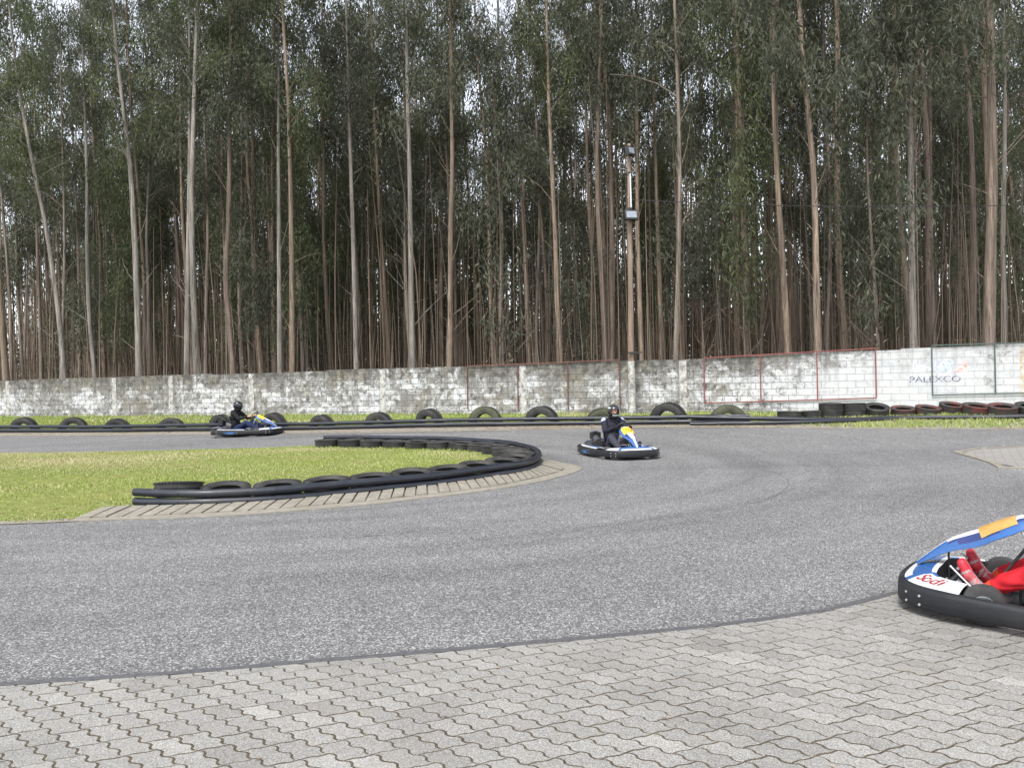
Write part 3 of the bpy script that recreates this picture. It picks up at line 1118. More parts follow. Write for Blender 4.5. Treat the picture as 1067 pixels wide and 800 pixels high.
# ------------------------------------------------------------------ grass blades
def blades(name, poly, density, hmin, hmax, box=None, seed=1, wd=0.007, kind='stuff', hfun=None, dry=0.25, zoff=0.0, keep=None, dryfun=None):
    r = np.random.default_rng(seed)
    P = np.array(poly)
    x0, y0, x1, y1 = box if box else (P[:, 0].min(), P[:, 1].min(), P[:, 0].max(), P[:, 1].max())
    N = int((x1 - x0) * (y1 - y0) * density)
    x, y = r.uniform(x0, x1, N), r.uniform(y0, y1, N)
    ok = in_poly(x, y, poly)
    # inside the view cone plus a margin
    ok &= (np.abs(x) < 0.80 * y + 3)
    if keep is not None:
        ok &= keep(x, y, r)
    x, y = x[ok], y[ok]
    N = len(x)
    z = terrain_np(x, y) + zoff
    # uneven tufting from a few sine fields
    f = (np.sin(x * 2.1 + 1.3 * np.sin(y * 1.7)) + np.sin(y * 2.9 + 1.1 * np.sin(x * 1.3)) + np.sin(x * 0.7 - y * 0.9)) / 3
    f2 = np.sin(x * 0.55 + 0.8 * np.sin(y * 0.8)) * np.sin(y * 0.6 + 0.7)
    h = r.uniform(hmin, hmax, N) * (0.75 + 0.35 * f)
    if hfun is not None:
        h = h * hfun(x, y)
    a = r.uniform(0, 2 * np.pi, N)
    lean = r.uniform(0.15, 0.9, N) * h
    b = r.uniform(0, 2 * np.pi, N)
    dx, dy = np.cos(a) * wd * r.uniform(0.6, 1.5, N), np.sin(a) * wd * r.uniform(0.6, 1.5, N)
    V = np.empty((N, 3, 3), dtype=np.float32)
    V[:, 0] = np.stack([x - dx, y - dy, z], 1)
    V[:, 1] = np.stack([x + dx, y + dy, z], 1)
    V[:, 2] = np.stack([x + np.cos(b) * lean, y + np.sin(b) * lean, z + h], 1)
    t = np.clip(r.normal(0.48 + 0.14 * f + 0.12 * f2, 0.14, N), 0, 1)
    dryk = r.random(N) < dry * np.clip(0.5 - f2, 0.1, 1.4) * (dryfun(x, y) if dryfun else 1.0)
    t[dryk] = r.uniform(0.82, 1.0, dryk.sum())
    T = np.repeat(t, 3)
    F = np.arange(N * 3).reshape(N, 3)
    o = link(name, np_mesh(name, V.reshape(-1, 3), F, [M['grass']], tint=T))
    return tag(o, kind=kind)


gi = [tuple(p) for p in grass_poly]
tag(blades('island_grass', gi, 900, 0.02, 0.05, box=(-20, 9.2, 1.0, 22.5), seed=2, wd=0.0085, dry=0.5,
           dryfun=lambda x, y: 0.6 + 2.6 * np.clip((y - 14.5 - 1.5 * np.sin(x * 0.5)) / 6, 0, 1),
           keep=lambda x, y, r: r.random(len(x)) < np.clip(1.15 - 1.1 * np.clip(np.sin(x * 0.9 + 1.4 * np.sin(y * 0.7)) * np.sin(y * 1.15 + np.sin(x * 0.6)) - 0.35, 0, 1) * 2.0, 0.25, 1)),
    'short patchy green and straw coloured grass covering the kart track island', 'grass')
# longer fringe round the tyres
fr = [tuple(p) for p in offset_line(isl, 0.78)] + [tuple(p) for p in reversed(offset_line(isl, 0.95))]
fringe_poly = fr
tag(blades('fringe_grass', fr, 900, 0.05, 0.12, seed=5, wd=0.006, dry=0.1),
    'longer green grass fringe growing against the island tyres', 'grass')
tp = [tuple(p) for p in turf_poly]
tag(blades('verge_grass', tp, 330, 0.05, 0.13, box=(-30, 17, 20, 44), seed=3, wd=0.013, dry=0.35,
           keep=lambda x, y, r: r.random(len(x)) < 0.85,
           hfun=lambda x, y: 1.0 + 1.2 * np.clip((NX * x + NY * y - 26.6) / 0.9, 0, 1)),
    'green grass strip between the black barrier and the block wall', 'grass')
# weedy strip in front of the barrier on the right
fl = [p for p in bar_line if p[0] > G(800, 441)[0]]
af = [p for p in asph_far if p[0] > G(830, 446)[0]]
wp = [tuple(p) for p in offset_line(fl, -0.05)] + [tuple(np.array(p) + np.array([0, 0.30])) for p in reversed(af)]
tag(blades('roadside_weeds', wp, 420, 0.04, 0.13, seed=4, wd=0.011, dry=0.3,
           keep=lambda x, y, r: r.random(len(x)) < np.clip((x - 6.5) / 3.0, 0.15, 1.0)),
    'low green weeds between the asphalt edge and the pipe on the right', 'weeds')
# fallen leaves along the foot of the barrier
r = np.random.default_rng(9)
lv, lf, lt = [], [], []
bl2, _ = resample([p for p in bar_line if -22 < p[0] < 17], 0.02)
for p in bl2:
    for _k in range(2):
        if r.random() > (0.75 if p[0] > -1 else 0.22):
            continue
        o = r.normal(-0.25, 0.35)
        q = np.array([p[0] + r.normal(0, 0.1), p[1] + o - 0.12])
        a, s = r.uniform(0, 6.28), r.uniform(0.018, 0.045)
        z = terrain(*q) + 0.02
        b = len(lv)
        tl = r.uniform(-0.02, 0.02)
        for (u, vv, dz) in ((-1, 0, 0), (0, -0.35, 0.01), (1, 0, tl), (0, 0.35, 0.012)):
            lv.append((q[0] + s * (u * math.cos(a) - vv * math.sin(a)), q[1] + s * (u * math.sin(a) + vv * math.cos(a)), z + dz))
        lf.append((b, b + 1, b + 2, b + 3))
        lt += [r.random()] * 4
for _k in range(46):
    q = np.array([r.uniform(-3.5, 5.5), r.uniform(2.6, 5.0)])
    if q[1] > np.interp(q[0], [p[0] for p in pave_edge], [p[1] for p in pave_edge]) - 0.05:
        continue
    a, s = r.uniform(0, 6.28), r.uniform(0.010, 0.024)
    b = len(lv)
    for (u, vv, dz) in ((-1, 0, 0), (0, -0.22, 0.004), (1.3, 0, 0.003), (0, 0.22, 0.005)):
        lv.append((q[0] + s * (u * math.cos(a) - vv * math.sin(a)), q[1] + s * (u * math.sin(a) + vv * math.cos(a)), 0.013 + dz))
    lf.append((b, b + 1, b + 2, b + 3))
    lt += [r.random()] * 4
tag(link('leaf_litter', np_mesh('leaf_litter', lv, lf, [M['dryleaf']], tint=lt)),
    'brown fallen leaves scattered along the back barrier and on the paving', 'leaves', kind='stuff')

# ------------------------------------------------------------------ barriers of black pipe
def pipe_run(parent, line, z, rad, wob=0.006, seed=1, name='pipe', step=0.35, side=0.0, zfun=None):
    L, _ = resample(line, step)
    r = random.Random(seed)
    ph = r.uniform(0, 6)
    L = offset_line(L, side)
    pts = [(p[0], p[1], terrain(p[0], p[1]) + z + (zfun(i * step) if zfun else 0) + wob * math.sin(i * 0.35 + ph) + r.uniform(-wob, wob) * 0.3) for i, p in enumerate(L)]
    mb = MB()
    mb.tube(pts, rad, 12, 0)
    o = mb.build(name, M['pipe'], parent, smooth=50)
    return o, pts


br_root = empty('pipe_barrier', (*isl[0], 0), 0, 'twin black plastic pipes bolted round the tyres of the grass island', 'barrier')
base_m = Matrix.Translation(Vector((-isl[0][0], -isl[0][1], 0)))


def rebase(o, root):
    o.data.transform(Matrix.Translation(-Vector(root.location)))


for z, sd in ((0.212, 1), (0.092, 2)):
    o, pts = pipe_run(br_root, isl, z, 0.056, 0.006, sd, 'pipe', 0.15)
    rebase(o, br_root)
    acc = 0.0
    for a, b in zip(pts, pts[1:]):
        acc += math.dist(a, b)
        if acc > 0.78:
            acc = 0.0
            d = Vector(b) - Vector(a)
            nrm = Vector((d.y, -d.x, 0)).normalized()
            mb = MB()
            mb.tube([Vector(a) + nrm * 0.045, Vector(a) + nrm * 0.066], 0.014, 8, 0)
            bo = mb.build('bolt', M['bolt'], o, smooth=40)
            rebase(bo, br_root)

# back barrier: two pipes along the left and centre, one on the ground to the right
i_split = min(range(len(bar_line)), key=lambda i: abs(bar_line[i][0] - G(770, 441)[0]))
main_line = bar_line[:i_split + 1]
right_line = bar_line[max(0, i_split - 3):]
bb = empty('pipe_barrier', (*main_line[0], 0), 0, 'long twin black pipe barrier along the far side of the track', 'barrier')
for z, sd, s in ((0.215, 11, 0.0), (0.085, 12, -0.05)):
    o, pts = pipe_run(bb, main_line, z, 0.062, 0.012, sd, 'pipe', 0.5, s)
    rebase(o, bb)
    acc = 0.0
    nb = 0
    for a, b in zip(pts, pts[1:]):
        acc += math.dist(a, b)
        if acc > 1.45 and nb < 40:
            acc = 0.0
            nb += 1
            d = Vector(b) - Vector(a)
            nrm = Vector((d.y, -d.x, 0)).normalized()
            mb = MB()
            mb.tube([Vector(a) + nrm * 0.05, Vector(a) + nrm * 0.075], 0.018, 6, 0)
            bo = mb.build('bolt', M['bolt'], o, smooth=40)
            rebase(bo, bb)
rb = empty('ground_pipe', (*right_line[0], 0), 0, 'single black pipe lying in the weeds before the low tyre stacks', 'barrier')
o, pts = pipe_run(rb, right_line, 0.075, 0.062, 0.015, 21, 'pipe', 0.5, -0.11, zfun=lambda d: 0.135 * max(0.0, 1 - d / 4.5))
rebase(o, rb)
o, pts = pipe_run(rb, [p for p in right_line if p[0] < G(935, 438)[0]], 0.06, 0.05, 0.01, 22, 'pipe', 0.5, -0.32)
rebase(o, rb)

# ------------------------------------------------------------------ tyres
def tyre_mesh(name, Ro, Ri, Wd, mat, seg=40, lugs=True):
    h = Wd / 2
    prof = [(Ri, -h * 0.62), (Ri + 0.012, -h * 0.80), (Ri + (Ro - Ri) * 0.35, -h * 0.98), (Ri + (Ro - Ri) * 0.70, -h), (Ro - 0.028, -h * 0.93), (Ro - 0.008, -h * 0.80)]
    # tread with circumferential grooves
    for k in (-0.45, 0.0, 0.45):
        g = 0.035 * h / 0.1
        prof += [(Ro + 0.002, h * k * 0.95 - g), (Ro - 0.012, h * k * 0.95 - g * 0.7), (Ro - 0.012, h * k * 0.95 + g * 0.7), (Ro + 0.002, h * k * 0.95 + g)]
    prof += [(Ro - 0.008, h * 0.80), (Ro - 0.028, h * 0.93), (Ri + (Ro - Ri) * 0.70, h), (Ri + (Ro - Ri) * 0.35, h * 0.98), (Ri + 0.012, h * 0.80), (Ri, h * 0.62),
             (Ri + 0.03, h * 0.55), (Ro - 0.035, h * 0.5), (Ro - 0.035, -h * 0.5), (Ri + 0.03, -h * 0.55)]
    mb = MB()
    mb.lathe(prof, seg, None, 0)
    if lugs:
        # shoulder blocks
        n = seg
        for k in range(n):
            a = 2 * math.pi * (k + 0.5) / n
            for sgn in (-1, 1):
                rot = Matrix.Rotation(a, 3, 'Z')
                c = rot @ Vector((Ro - 0.006, 0, sgn * h * 0.83))
                mb.box(c, (0.022, 2 * math.pi * Ro / n * 0.62, h * 0.22), rot, 0)
    me = mb.mesh(name, mat, 40)
    bm = bmesh.new()
    bm.from_mesh(me)
    bmesh.ops.recalc_face_normals(bm, faces=bm.faces)
    bm.to_mesh(me)
    bm.free()
    return me


truck_tyre = tyre_mesh('truck_tyre', 0.515, 0.29, 0.27, M['tyre'], 48)
truck_tyre_mossy = truck_tyre.copy()
truck_tyre_mossy.materials.clear(); truck_tyre_mossy.materials.append(M['tyre_mossy'])
car_tyre = tyre_mesh('car_tyre', 0.325, 0.20, 0.205, M['tyre'], 40)
car_tyre_red = car_tyre.copy()
car_tyre_red.materials.clear(); car_tyre_red.materials.append(M['tyre_red'])


def put_tyre(me, loc, rot, label, group, name='tyre'):
    o = bpy.data.objects.new(name, me)
    COL.objects.link(o)
    o.location = loc
    o.rotation_euler = rot
    return tag(o, label, 'tyre', group)


rt = random.Random(5)
# half-sunk truck tyres standing behind the back barrier
stand = [(24, 'first tyre from the left picture edge in the row of half sunk truck tyres'),
         (75, 'half sunk black truck tyre, second from the left along the back barrier'),
         (121, 'half sunk black truck tyre, third from the left along the back barrier'),
         (177, 'half sunk black truck tyre alone left of the black clad kart driver'),
         (229, 'half sunk truck tyre just behind the seat of the far kart'),
         (284, 'half sunk truck tyre hidden partly by the nose of the far kart'),
         (334, 'half sunk black truck tyre, first one clear to the right of the far kart'),
         (393, 'half sunk black truck tyre, second one to the right of the far kart'),
         (446, 'half sunk black truck tyre left of the first rust brown post on the wall'),
         (504, 'large mossy half sunk truck tyre between the two leftmost rust brown posts'),
         (563, 'half sunk black truck tyre standing between the second and third rust brown posts'),
         (626, 'mossy half sunk truck tyre behind the helmet of the kart numbered 19'),
         (695, 'large black half sunk truck tyre just right of the floodlight pole'),
         (757, 'mossy half sunk truck tyre below the left end of the red wall frame')]
blx = np.array([p[0] for p in bar_line]); bly = np.array([p[1] for p in bar_line])
for i, (px, lab) in enumerate(stand):
    # stand 0.45 m behind the pipes
    dx = (px - 533.5) / FOC
    y = 20.0
    while y < 60 and y < np.interp(dx * y, blx, bly) + 0.42:
        y += 0.02
    x = dx * y + SR * 1.2
    me = truck_tyre_mossy if 'mossy' in lab else truck_tyre
    sc = (1.0 if px < 480 else 1.03) * rt.uniform(0.93, 1.05)
    yaw = rt.uniform(-0.45, 0.4) - 0.2
    o = put_tyre(me, (x, y, terrain(x, y) + (0.055 if 'large' in lab else rt.uniform(-0.07, 0.04))), (R(90) + rt.uniform(-0.06, 0.1), rt.uniform(0, 6), 0), lab, 'half sunk truck tyres along the back barrier')
    o.rotation_mode = 'XYZ'
    o.matrix_world = Matrix.Translation(o.location) @ Matrix.Rotation(yaw, 4, 'Z') @ Matrix.Rotation(R(90) + rt.uniform(-0.05, 0.12), 4, 'X') @ Matrix.Rotation(rt.uniform(0, 6), 4, 'Z') @ Matrix.Scale(sc, 4)

# low car tyres on the right
def flat_tyre(px, py, red, tilt, lab, dz=0.0, sc=1.0, group='car tyres lying along the right end of the wall'):
    x, y = G(px, py + 2.2)
    sc *= 1.06
    z = terrain(x, y) + 0.02
    me = car_tyre_red if red else car_tyre
    o = put_tyre(me, (x, y, z + 0.1 * sc + dz), (0, 0, 0), lab, group)
    o.matrix_world = Matrix.Translation((x, y, z + 0.095 * sc + dz)) @ Matrix.Rotation(rt.uniform(-0.05, 0.05), 4, 'Y') @ Matrix.Rotation(R(tilt), 4, 'X') @ Matrix.Rotation(rt.uniform(0, 6), 4, 'Z') @ Matrix.Scale(sc, 4)
    return o


flat_tyre(822.5, 434.2, False, 0, 'dark tyre lying flat at the left end of the low tyre row by the wall')
flat_tyre(845.5, 433.2, False, 0, 'dark tyre lying flat between the row end and the two tyre stacks', 0, 0.92)
flat_tyre(866, 432.8, False, 0, 'bottom tyre of the left hand stack of two beside the wall')
flat_tyre(866, 432.8, False, 2, 'top tyre of the left hand stack of two beside the wall', 0.198)
flat_tyre(890, 432.2, False, 0, 'bottom tyre of the right hand stack of two beside the wall', 0, 0.97)
flat_tyre(889.5, 432.2, False, -1, 'top tyre of the right hand stack of two beside the wall', 0.192, 0.97)
flat_tyre(913.5, 431.8, False, 20, 'black tyre tipped forward showing its hole just right of the two stacks', 0.08)
flat_tyre(941, 431.0, True, 12, 'red painted tyre, first after the black tipped tyre', 0.02, 0.98)
flat_tyre(967, 430.8, True, 13, 'red painted tyre, second after the black tipped tyre', 0.03)
flat_tyre(992, 430.2, True, 14, 'red painted tyre under the left half of the green wall frame', 0.10)
flat_tyre(1018, 430.6, True, 13, 'large half red tyre under the right upright of the green wall frame', 0.06, 1.08)
flat_tyre(1045, 431.0, True, 13, 'large faded red tyre, second from the right edge by the wall', 0.05, 1.08)
flat_tyre(1073, 430.5, False, 16, 'black tyre cut by the right edge of the picture beside the wall', 0.06, 1.05)

# tyres inside the island barrier
ins = offset_line(isl, 0.405)
ip, itot = resample(ins, 0.02)
NTY = int(itot / 0.70)
nfront = 0
tip_i = min(range(len(ip)), key=lambda i: -ip[i][0])
names = ['first', 'second', 'third', 'fourth', 'fifth', 'sixth', 'seventh', 'eighth', 'ninth', 'tenth', 'eleventh', 'twelfth', 'thirteenth', 'fourteenth']
pos = [(k + 0.55) / NTY * (len(ip) - 1) for k in range(NTY)]
fr_idx = [k for k in range(NTY) if pos[k] < tip_i]
for k in range(NTY):
    p = ip[int(pos[k])]
    if k in fr_idx:
        lab = f'black tyre lying {names[min(k, 13)]} from the left on the near side of the island' if k else 'tilted black tyre at the left end of the near side of the island'
        tl = (-9 if k == 0 else rt.uniform(3, 8))
        dz = 0.11 if k == 0 else 0.05
    else:
        j = NTY - 1 - k
        lab = f'black tyre lying {names[min(j, 13)]} from the left on the far side of the island'
        tl = rt.uniform(-4, 5)
        dz = rt.uniform(-0.03, 0.01)
    o = put_tyre(car_tyre, (0, 0, 0), (0, 0, 0), lab, 'tyres ringing the grass island')
    o.matrix_world = Matrix.Translation((p[0], p[1], terrain(*p) + 0.10 + dz)) @ Matrix.Rotation(R(rt.uniform(-3, 3)), 4, 'Y') @ Matrix.Rotation(R(tl), 4, 'X') @ Matrix.Rotation(rt.uniform(0, 6), 4, 'Z') @ Matrix.Scale(1.02, 4)

# ------------------------------------------------------------------ block wall
WT0, WT1, WH, WTH = -66.0, 26.0, 1.97, 0.20
wz = RISE - 0.05
wroot_loc = Vector((NX * WALL_S, NY * WALL_S, wz))
wrot = math.atan2(UY, UX)
mb = MB()
rw = random.Random(17)
# top line slightly uneven in runs
runs = []
t = WT0
while t < WT1:
    t2 = min(WT1, t + rw.choice([2.08, 2.6, 3.12, 4.16]))
    runs.append((t, t2, WH + rw.choice([0, 0.006, -0.012, 0.012, -0.03]) + min(0.2, max(0, (t + t2) / 2 + 6) * 0.0125)))
    t = t2
ov = []
for (a, b, h) in runs:
    mb.box(((a + b) / 2, WTH / 2, h / 2), (b - a, WTH, h), None, 0)
wall = mb.build('block_wall', M['wall'])
wall.location = wroot_loc
wall.rotation_euler = (0, 0, wrot)
tag(wall, 'long white painted concrete block wall, blotched with dark lichen, below the eucalyptus trees', 'wall')
for px in (8, 119, 178, 262, 399, 545, 712):
    t = on_wall(px, 410)[0]
    mb = MB()
    mb.box((t, 0.045, (WH - 0.05) / 2), (0.26, 0.115, WH - 0.05), None, 0)
    mb.build('concrete_post', M['post'], wall, bevel=0.01)

# faded painted advertisement on the wall
def wl(px, py):
    t, z, _, _ = on_wall(px, py)
    return t, z - wz


def decal(name, x0, y0, x1, y1, mat, seed, parent, rag=0.3):
    """patch of old paint with ragged edges, 3 mm proud of the blocks"""
    t0, za = wl(x0, y0); t1, zb = wl(x1, y1)
    r = random.Random(seed)
    mb = MB()
    nx_, nz_ = 12, 5
    for i in range(nx_):
        for j in range(nz_):
            if r.random() < rag * (1.5 if j in (0, nz_ - 1) else 0.7):
                continue
            ta, tb = t0 + (t1 - t0) * i / nx_, t0 + (t1 - t0) * (i + 1) / nx_
            z0_, z1_ = zb + (za - zb) * j / nz_, zb + (za - zb) * (j + 1) / nz_
            mb.add([(ta, -0.003, z0_), (tb, -0.003, z0_), (tb, -0.003, z1_), (ta, -0.003, z1_)], [(0, 1, 2, 3)])
    return mb.build(name, mat, parent)


decal('painted_patch', 974, 376, 993.5, 388, M['faded_blue'], 1, wall, 0.16)
decal('painted_patch', 996, 381, 1007.5, 387.5, M['faded_red'], 2, wall, 0.15)
decal('painted_patch', 1003, 375, 1007.5, 381, M['faded_red'], 3, wall, 0.5)
decal('painted_patch', 948, 378, 974, 388, M['faded_grey'], 4, wall, 0.72)
tl, zl = wl(948, 395); tr_, zr = wl(1001, 395)
me = text_mesh('PALEXCO', 0.3, M['faded_navy'], 0.001)
xs = [v.co.x for v in me.vertices]; ys = [v.co.y for v in me.vertices]
sx_, sz_ = (tr_ - tl) / (max(xs) - min(xs)), 0.185 / (max(ys) - min(ys))
for v in me.vertices:
    v.co = Vector(((v.co.x - min(xs)) * sx_ + tl, -0.003 - v.co.z, (v.co.y - min(ys)) * sz_ + wl(975, 398)[1]))
link('painted_lettering', me, wall)
decal('painted_edge', 1062, 362, 1066.8, 413, M['ochre_edge'], 8, wall, 0.3)

# steel frames fixed on the wall
def wall_frame(label, name, mat, uprights, top_py, bot_py, rad, px0, px1, cat='frame', bottom=True, high=0.0):
    c = on_wall((px0 + px1) / 2, 410)
    root = empty(name, (c[2] - NX * 0.06, c[3] - NY * 0.06, wz), wrot, label, cat)
    t_c = c[0]
    def loc(px, py):
        t, z = wl(px, py)
        return (t - t_c, 0, z + high)
    def lerp(seq, px):
        return np.interp(px, [s[0] for s in seq], [s[1] for s in seq])
    def bar(nm, pts, rr):
        mb = MB()
        for a, b in zip(pts, pts[1:]):
            d = Vector(b) - Vector(a)
            rot = Matrix(((d.normalized().x, 0, -d.normalized().z), (0, 1, 0), (d.normalized().z, 0, d.normalized().x)))
            mb.box((Vector(a) + Vector(b)) / 2, (d.length + rr, rr * 1.4, rr * 2), rot, 0)
        mb.build(nm, mat, root, bevel=0.004)
    bar('top_rail', [loc(px, lerp(top_py, px)) for px in (px0, px1)], rad)
    if bottom:
        bar('bottom_rail', [loc(px, lerp(bot_py, px)) for px in (px0, px1)], rad)
    for px in uprights:
        a, b = loc(px, lerp(top_py, px)), loc(px, lerp(bot_py, px))
        mb = MB()
        mb.box(((a[0] + b[0]) / 2, 0.006, (a[2] + b[2]) / 2), (rad * 2, rad * 1.35, abs(a[2] - b[2]) - rad * 2.1), None, 0)
        mb.build('upright', mat, root, bevel=0.004)
    return root


wall_frame('red steel sign frame with three bays fixed on the blotched white wall', 'sign_frame', M['rail_red'], (734, 792.5, 851.5, 912.5), ((734, 373), (913, 363)), ((734, 420), (913, 414.5)), 0.019, 734, 912.5)
wall_frame('dark green sign frame round the faded red and blue advertisement', 'sign_frame', M['rail_green'], (971, 1036.5, 1090), ((971, 360), (1090, 356.5)), ((971, 411.5), (1090, 409)), 0.019, 971, 1090)
wall_frame('rust brown frame of thin posts and top rail left of the floodlight pole', 'sign_frame', M['rail_brown'], (487.5, 540, 592, 646), ((487, 381.5), (646, 375)), ((487, 427), (646, 427)), 0.020, 487.5, 646, bottom=False)

# ------------------------------------------------------------------ floodlight pole
px_, Yp = 659, on_wall(659, 430, WALL_S - 0.45)[3]
pb = at_depth(659, 430, Yp)
pz = terrain(pb.x, pb.y)
ptop = at_depth(655.4, 150, Yp)
pole = empty('floodlight_pole', (pb.x, pb.y, pz), 0, 'tall timber pole with two floodlights, its foot painted white, before the wall', 'light pole')
H_ = ptop.z - pz
lean = (ptop.x - pb.x)
mb = MB()
mb.tube([(lean * k / 8, 0, 1.9 + (H_ - 1.9) * k / 8) for k in range(9)], [0.108 - 0.040 * k / 8 for k in range(9)], 14, 0)
mb.build('timber_shaft', M['pole'], pole, smooth=50)
mb = MB()
mb.tube([(0, 0, -0.1), (0, 0, 1.9)], [0.132, 0.124], 14, 0)
mb.build('painted_foot', M['post'], pole, smooth=50)
def floodlight(zc, wd, ht, yaw):
    mb = MB()
    x = lean * zc / H_
    rot = Matrix.Rotation(yaw, 3, 'Z') @ Matrix.Rotation(R(-14), 3, 'X')
    c = Vector((x, -0.27, zc))
    mb.box(c, (wd, 0.13, ht), rot, 0)
    for k in range(5):
        mb.box(c + rot @ Vector((wd * (k - 2) / 5.2, 0.09, 0)), (0.02, 0.06, ht * 0.8), rot, 0)
    mb.tube([(x - wd / 2 - 0.02, -0.25, zc), (x - wd / 2 - 0.02, -0.12, zc - 0.02), (x + wd / 2 + 0.02, -0.12, zc - 0.02), (x + wd / 2 + 0.02, -0.25, zc)], 0.014, 6, 0)
    mb.tube([(x, -0.12, zc - 0.02), (x, 0.02, zc - 0.02)], 0.022, 8, 0)
    f = mb.build('floodlight', M['dark_metal'], pole, bevel=0.008)
    mb = MB()
    g = c + rot @ Vector((0, -0.0685, 0.0))
    mb.box(g, (wd * 0.80, 0.006, ht * 0.66), rot, 0)
    mb.build('lens', M['lamp_glass'], f)
z1 = at_depth(657, 226, Yp).z - pz
z2 = at_depth(656, 160, Yp).z - pz
floodlight(z1, 0.46, 0.36, 0.15)
floodlight(z2, 0.30, 0.33, 0.6)
mb = MB()
xa = lean * z1 / H_
mb.tube([(xa + 0.03, -0.13, z1 + 0.3), (xa + 0.02, -0.125, z1 + 1.5)], 0.03, 8, 0)
mb.build('conduit', M['alu'], pole, smooth=50)
mb = MB()
for z in (2.2, z1 + 0.28, z1 + 1.55):
    mb.lathe([(0.100, z - 0.025), (0.118, z - 0.025), (0.118, z + 0.025), (0.100, z + 0.025)], 14, None, 0)
mb.box((0.10, -0.17, 2.2), (0.5, 0.05, 0.05), None, 0)
mb.build('clamp', M['dark_metal'], pole, smooth=40)

# overhead cable from the pole to beyond the right edge
ca_ = Vector((pb.x + lean * 0.8, pb.y, at_depth(657, 208, Yp).z))
cb_ = at_depth(1120, 212, Yp - 3)
mb = MB()
pts = []
for k in range(25):
    f = k / 24
    p = ca_.lerp(cb_, f)
    p.z -= 0.35 * 4 * f * (1 - f) * 0.5
    pts.append(p)
mb.tube(pts, 0.012, 6, 0)
co = mb.build('overhead_cable', M['cable'], None, smooth=60)
tag(co, 'thin black overhead cable running right from the floodlight pole', 'cable')
# ------------------------------------------------------------------ eucalyptus forest
def leaf_arrays(rng, C, n_per, spread, lmin, lmax, wfac, droop=1.0):
    """C (k,3) clump centres -> leaf quads"""
    k = len(C)
    N = k * n_per
    c = np.repeat(C, n_per, 0)
    off = rng.normal(0, 1, (N, 3)) * np.array([spread * 0.78, spread * 0.78, spread * 1.25])
    off[:, 2] -= np.abs(rng.normal(0, spread * 0.6, N))
    c = c + off
    d = rng.normal(0, 0.55, (N, 3))
    d[:, 2] = -np.abs(rng.normal(droop, 0.45, N))
    d /= np.linalg.norm(d, axis=1, keepdims=True)
    s = np.cross(d, rng.normal(0, 1, (N, 3)))
    s /= np.maximum(1e-6, np.linalg.norm(s, axis=1, keepdims=True))
    L = rng.uniform(lmin, lmax, (N, 1))
    Wd = L * wfac * rng.uniform(0.7, 1.3, (N, 1))
    mid = c + d * L * 0.45
    V = np.empty((N, 4, 3))
    V[:, 0], V[:, 1], V[:, 2], V[:, 3] = c, mid + s * Wd, c + d * L, mid - s * Wd
    ct = np.clip(rng.normal(0.45, 0.2, k), 0, 1)
    t = np.clip(np.repeat(ct, n_per) + rng.normal(0, 0.14, N), 0, 1)
    return V.reshape(-1, 3), np.repeat(t, 4)


def gen_tree(seed, H, c0, Rad, r0, nbr=40, clumps=4, per=42, lmin=0.17, lmax=0.34, wfac=0.10, dead=8, low_bias=0.0, spread=0.31):
    """straight stem along z; returns stem rings, limb tubes, leaves (in tree space)"""
    rng = np.random.default_rng(seed)
    limbs = []
    C = []
    zs = np.sort(c0 + (0.99 - c0) * rng.random(nbr) ** (1.0 + low_bias)) * H
    for z in zs:
        f = (z / H - c0) / max(1e-3, 1 - c0)
        ln = Rad * (0.55 + 0.75 * math.sin(math.pi * min(1, 0.18 + 0.75 * f))) * rng.uniform(0.55, 1.15)
        az = rng.uniform(0, 2 * np.pi)
        el = R(rng.uniform(32, 66))
        d = np.array([math.cos(az) * math.cos(el), math.sin(az) * math.cos(el), math.sin(el)])
        p0 = np.array([0, 0, z])
        bend = rng.normal(0, 0.12, 3)
        pts = [p0 + d * ln * q + bend * ln * q * q + np.array([0, 0, -0.22 * ln * q * q]) for q in (0, 0.35, 0.7, 1.0)]
        rr = r0 * (1 - 0.72 * z / H) * rng.uniform(0.22, 0.42)
        limbs.append((pts, [rr, rr * 0.75, rr * 0.5, rr * 0.22]))
        for _ in range(clumps):
            q = rng.uniform(0.35, 1.08)
            C.append(p0 + d * ln * q + bend * ln * q * q + np.array([0, 0, -0.22 * ln * q * q]) + rng.normal(0, 0.26 * Rad * 0.5, 3) - np.array([0, 0, 0.25]))
    # bare dead twigs lower down
    for _ in range(dead):
        z = H * rng.uniform(0.12, c0 + 0.1)
        az, el = rng.uniform(0, 2 * np.pi), R(rng.uniform(28, 70))
        ln = rng.uniform(0.5, 2.6)
        d = np.array([math.cos(az) * math.cos(el), math.sin(az) * math.cos(el), math.sin(el)])
        p0 = np.array([0, 0, z])
        b = rng.normal(0, 0.14, 3)
        limbs.append(([p0 + d * ln * q + b * ln * q * q for q in (0, 0.4, 0.75, 1.0)], [0.018, 0.014, 0.010, 0.004]))
    LV, LT = leaf_arrays(rng, np.array(C), per, spread, lmin, lmax, wfac)
    return limbs, LV, LT


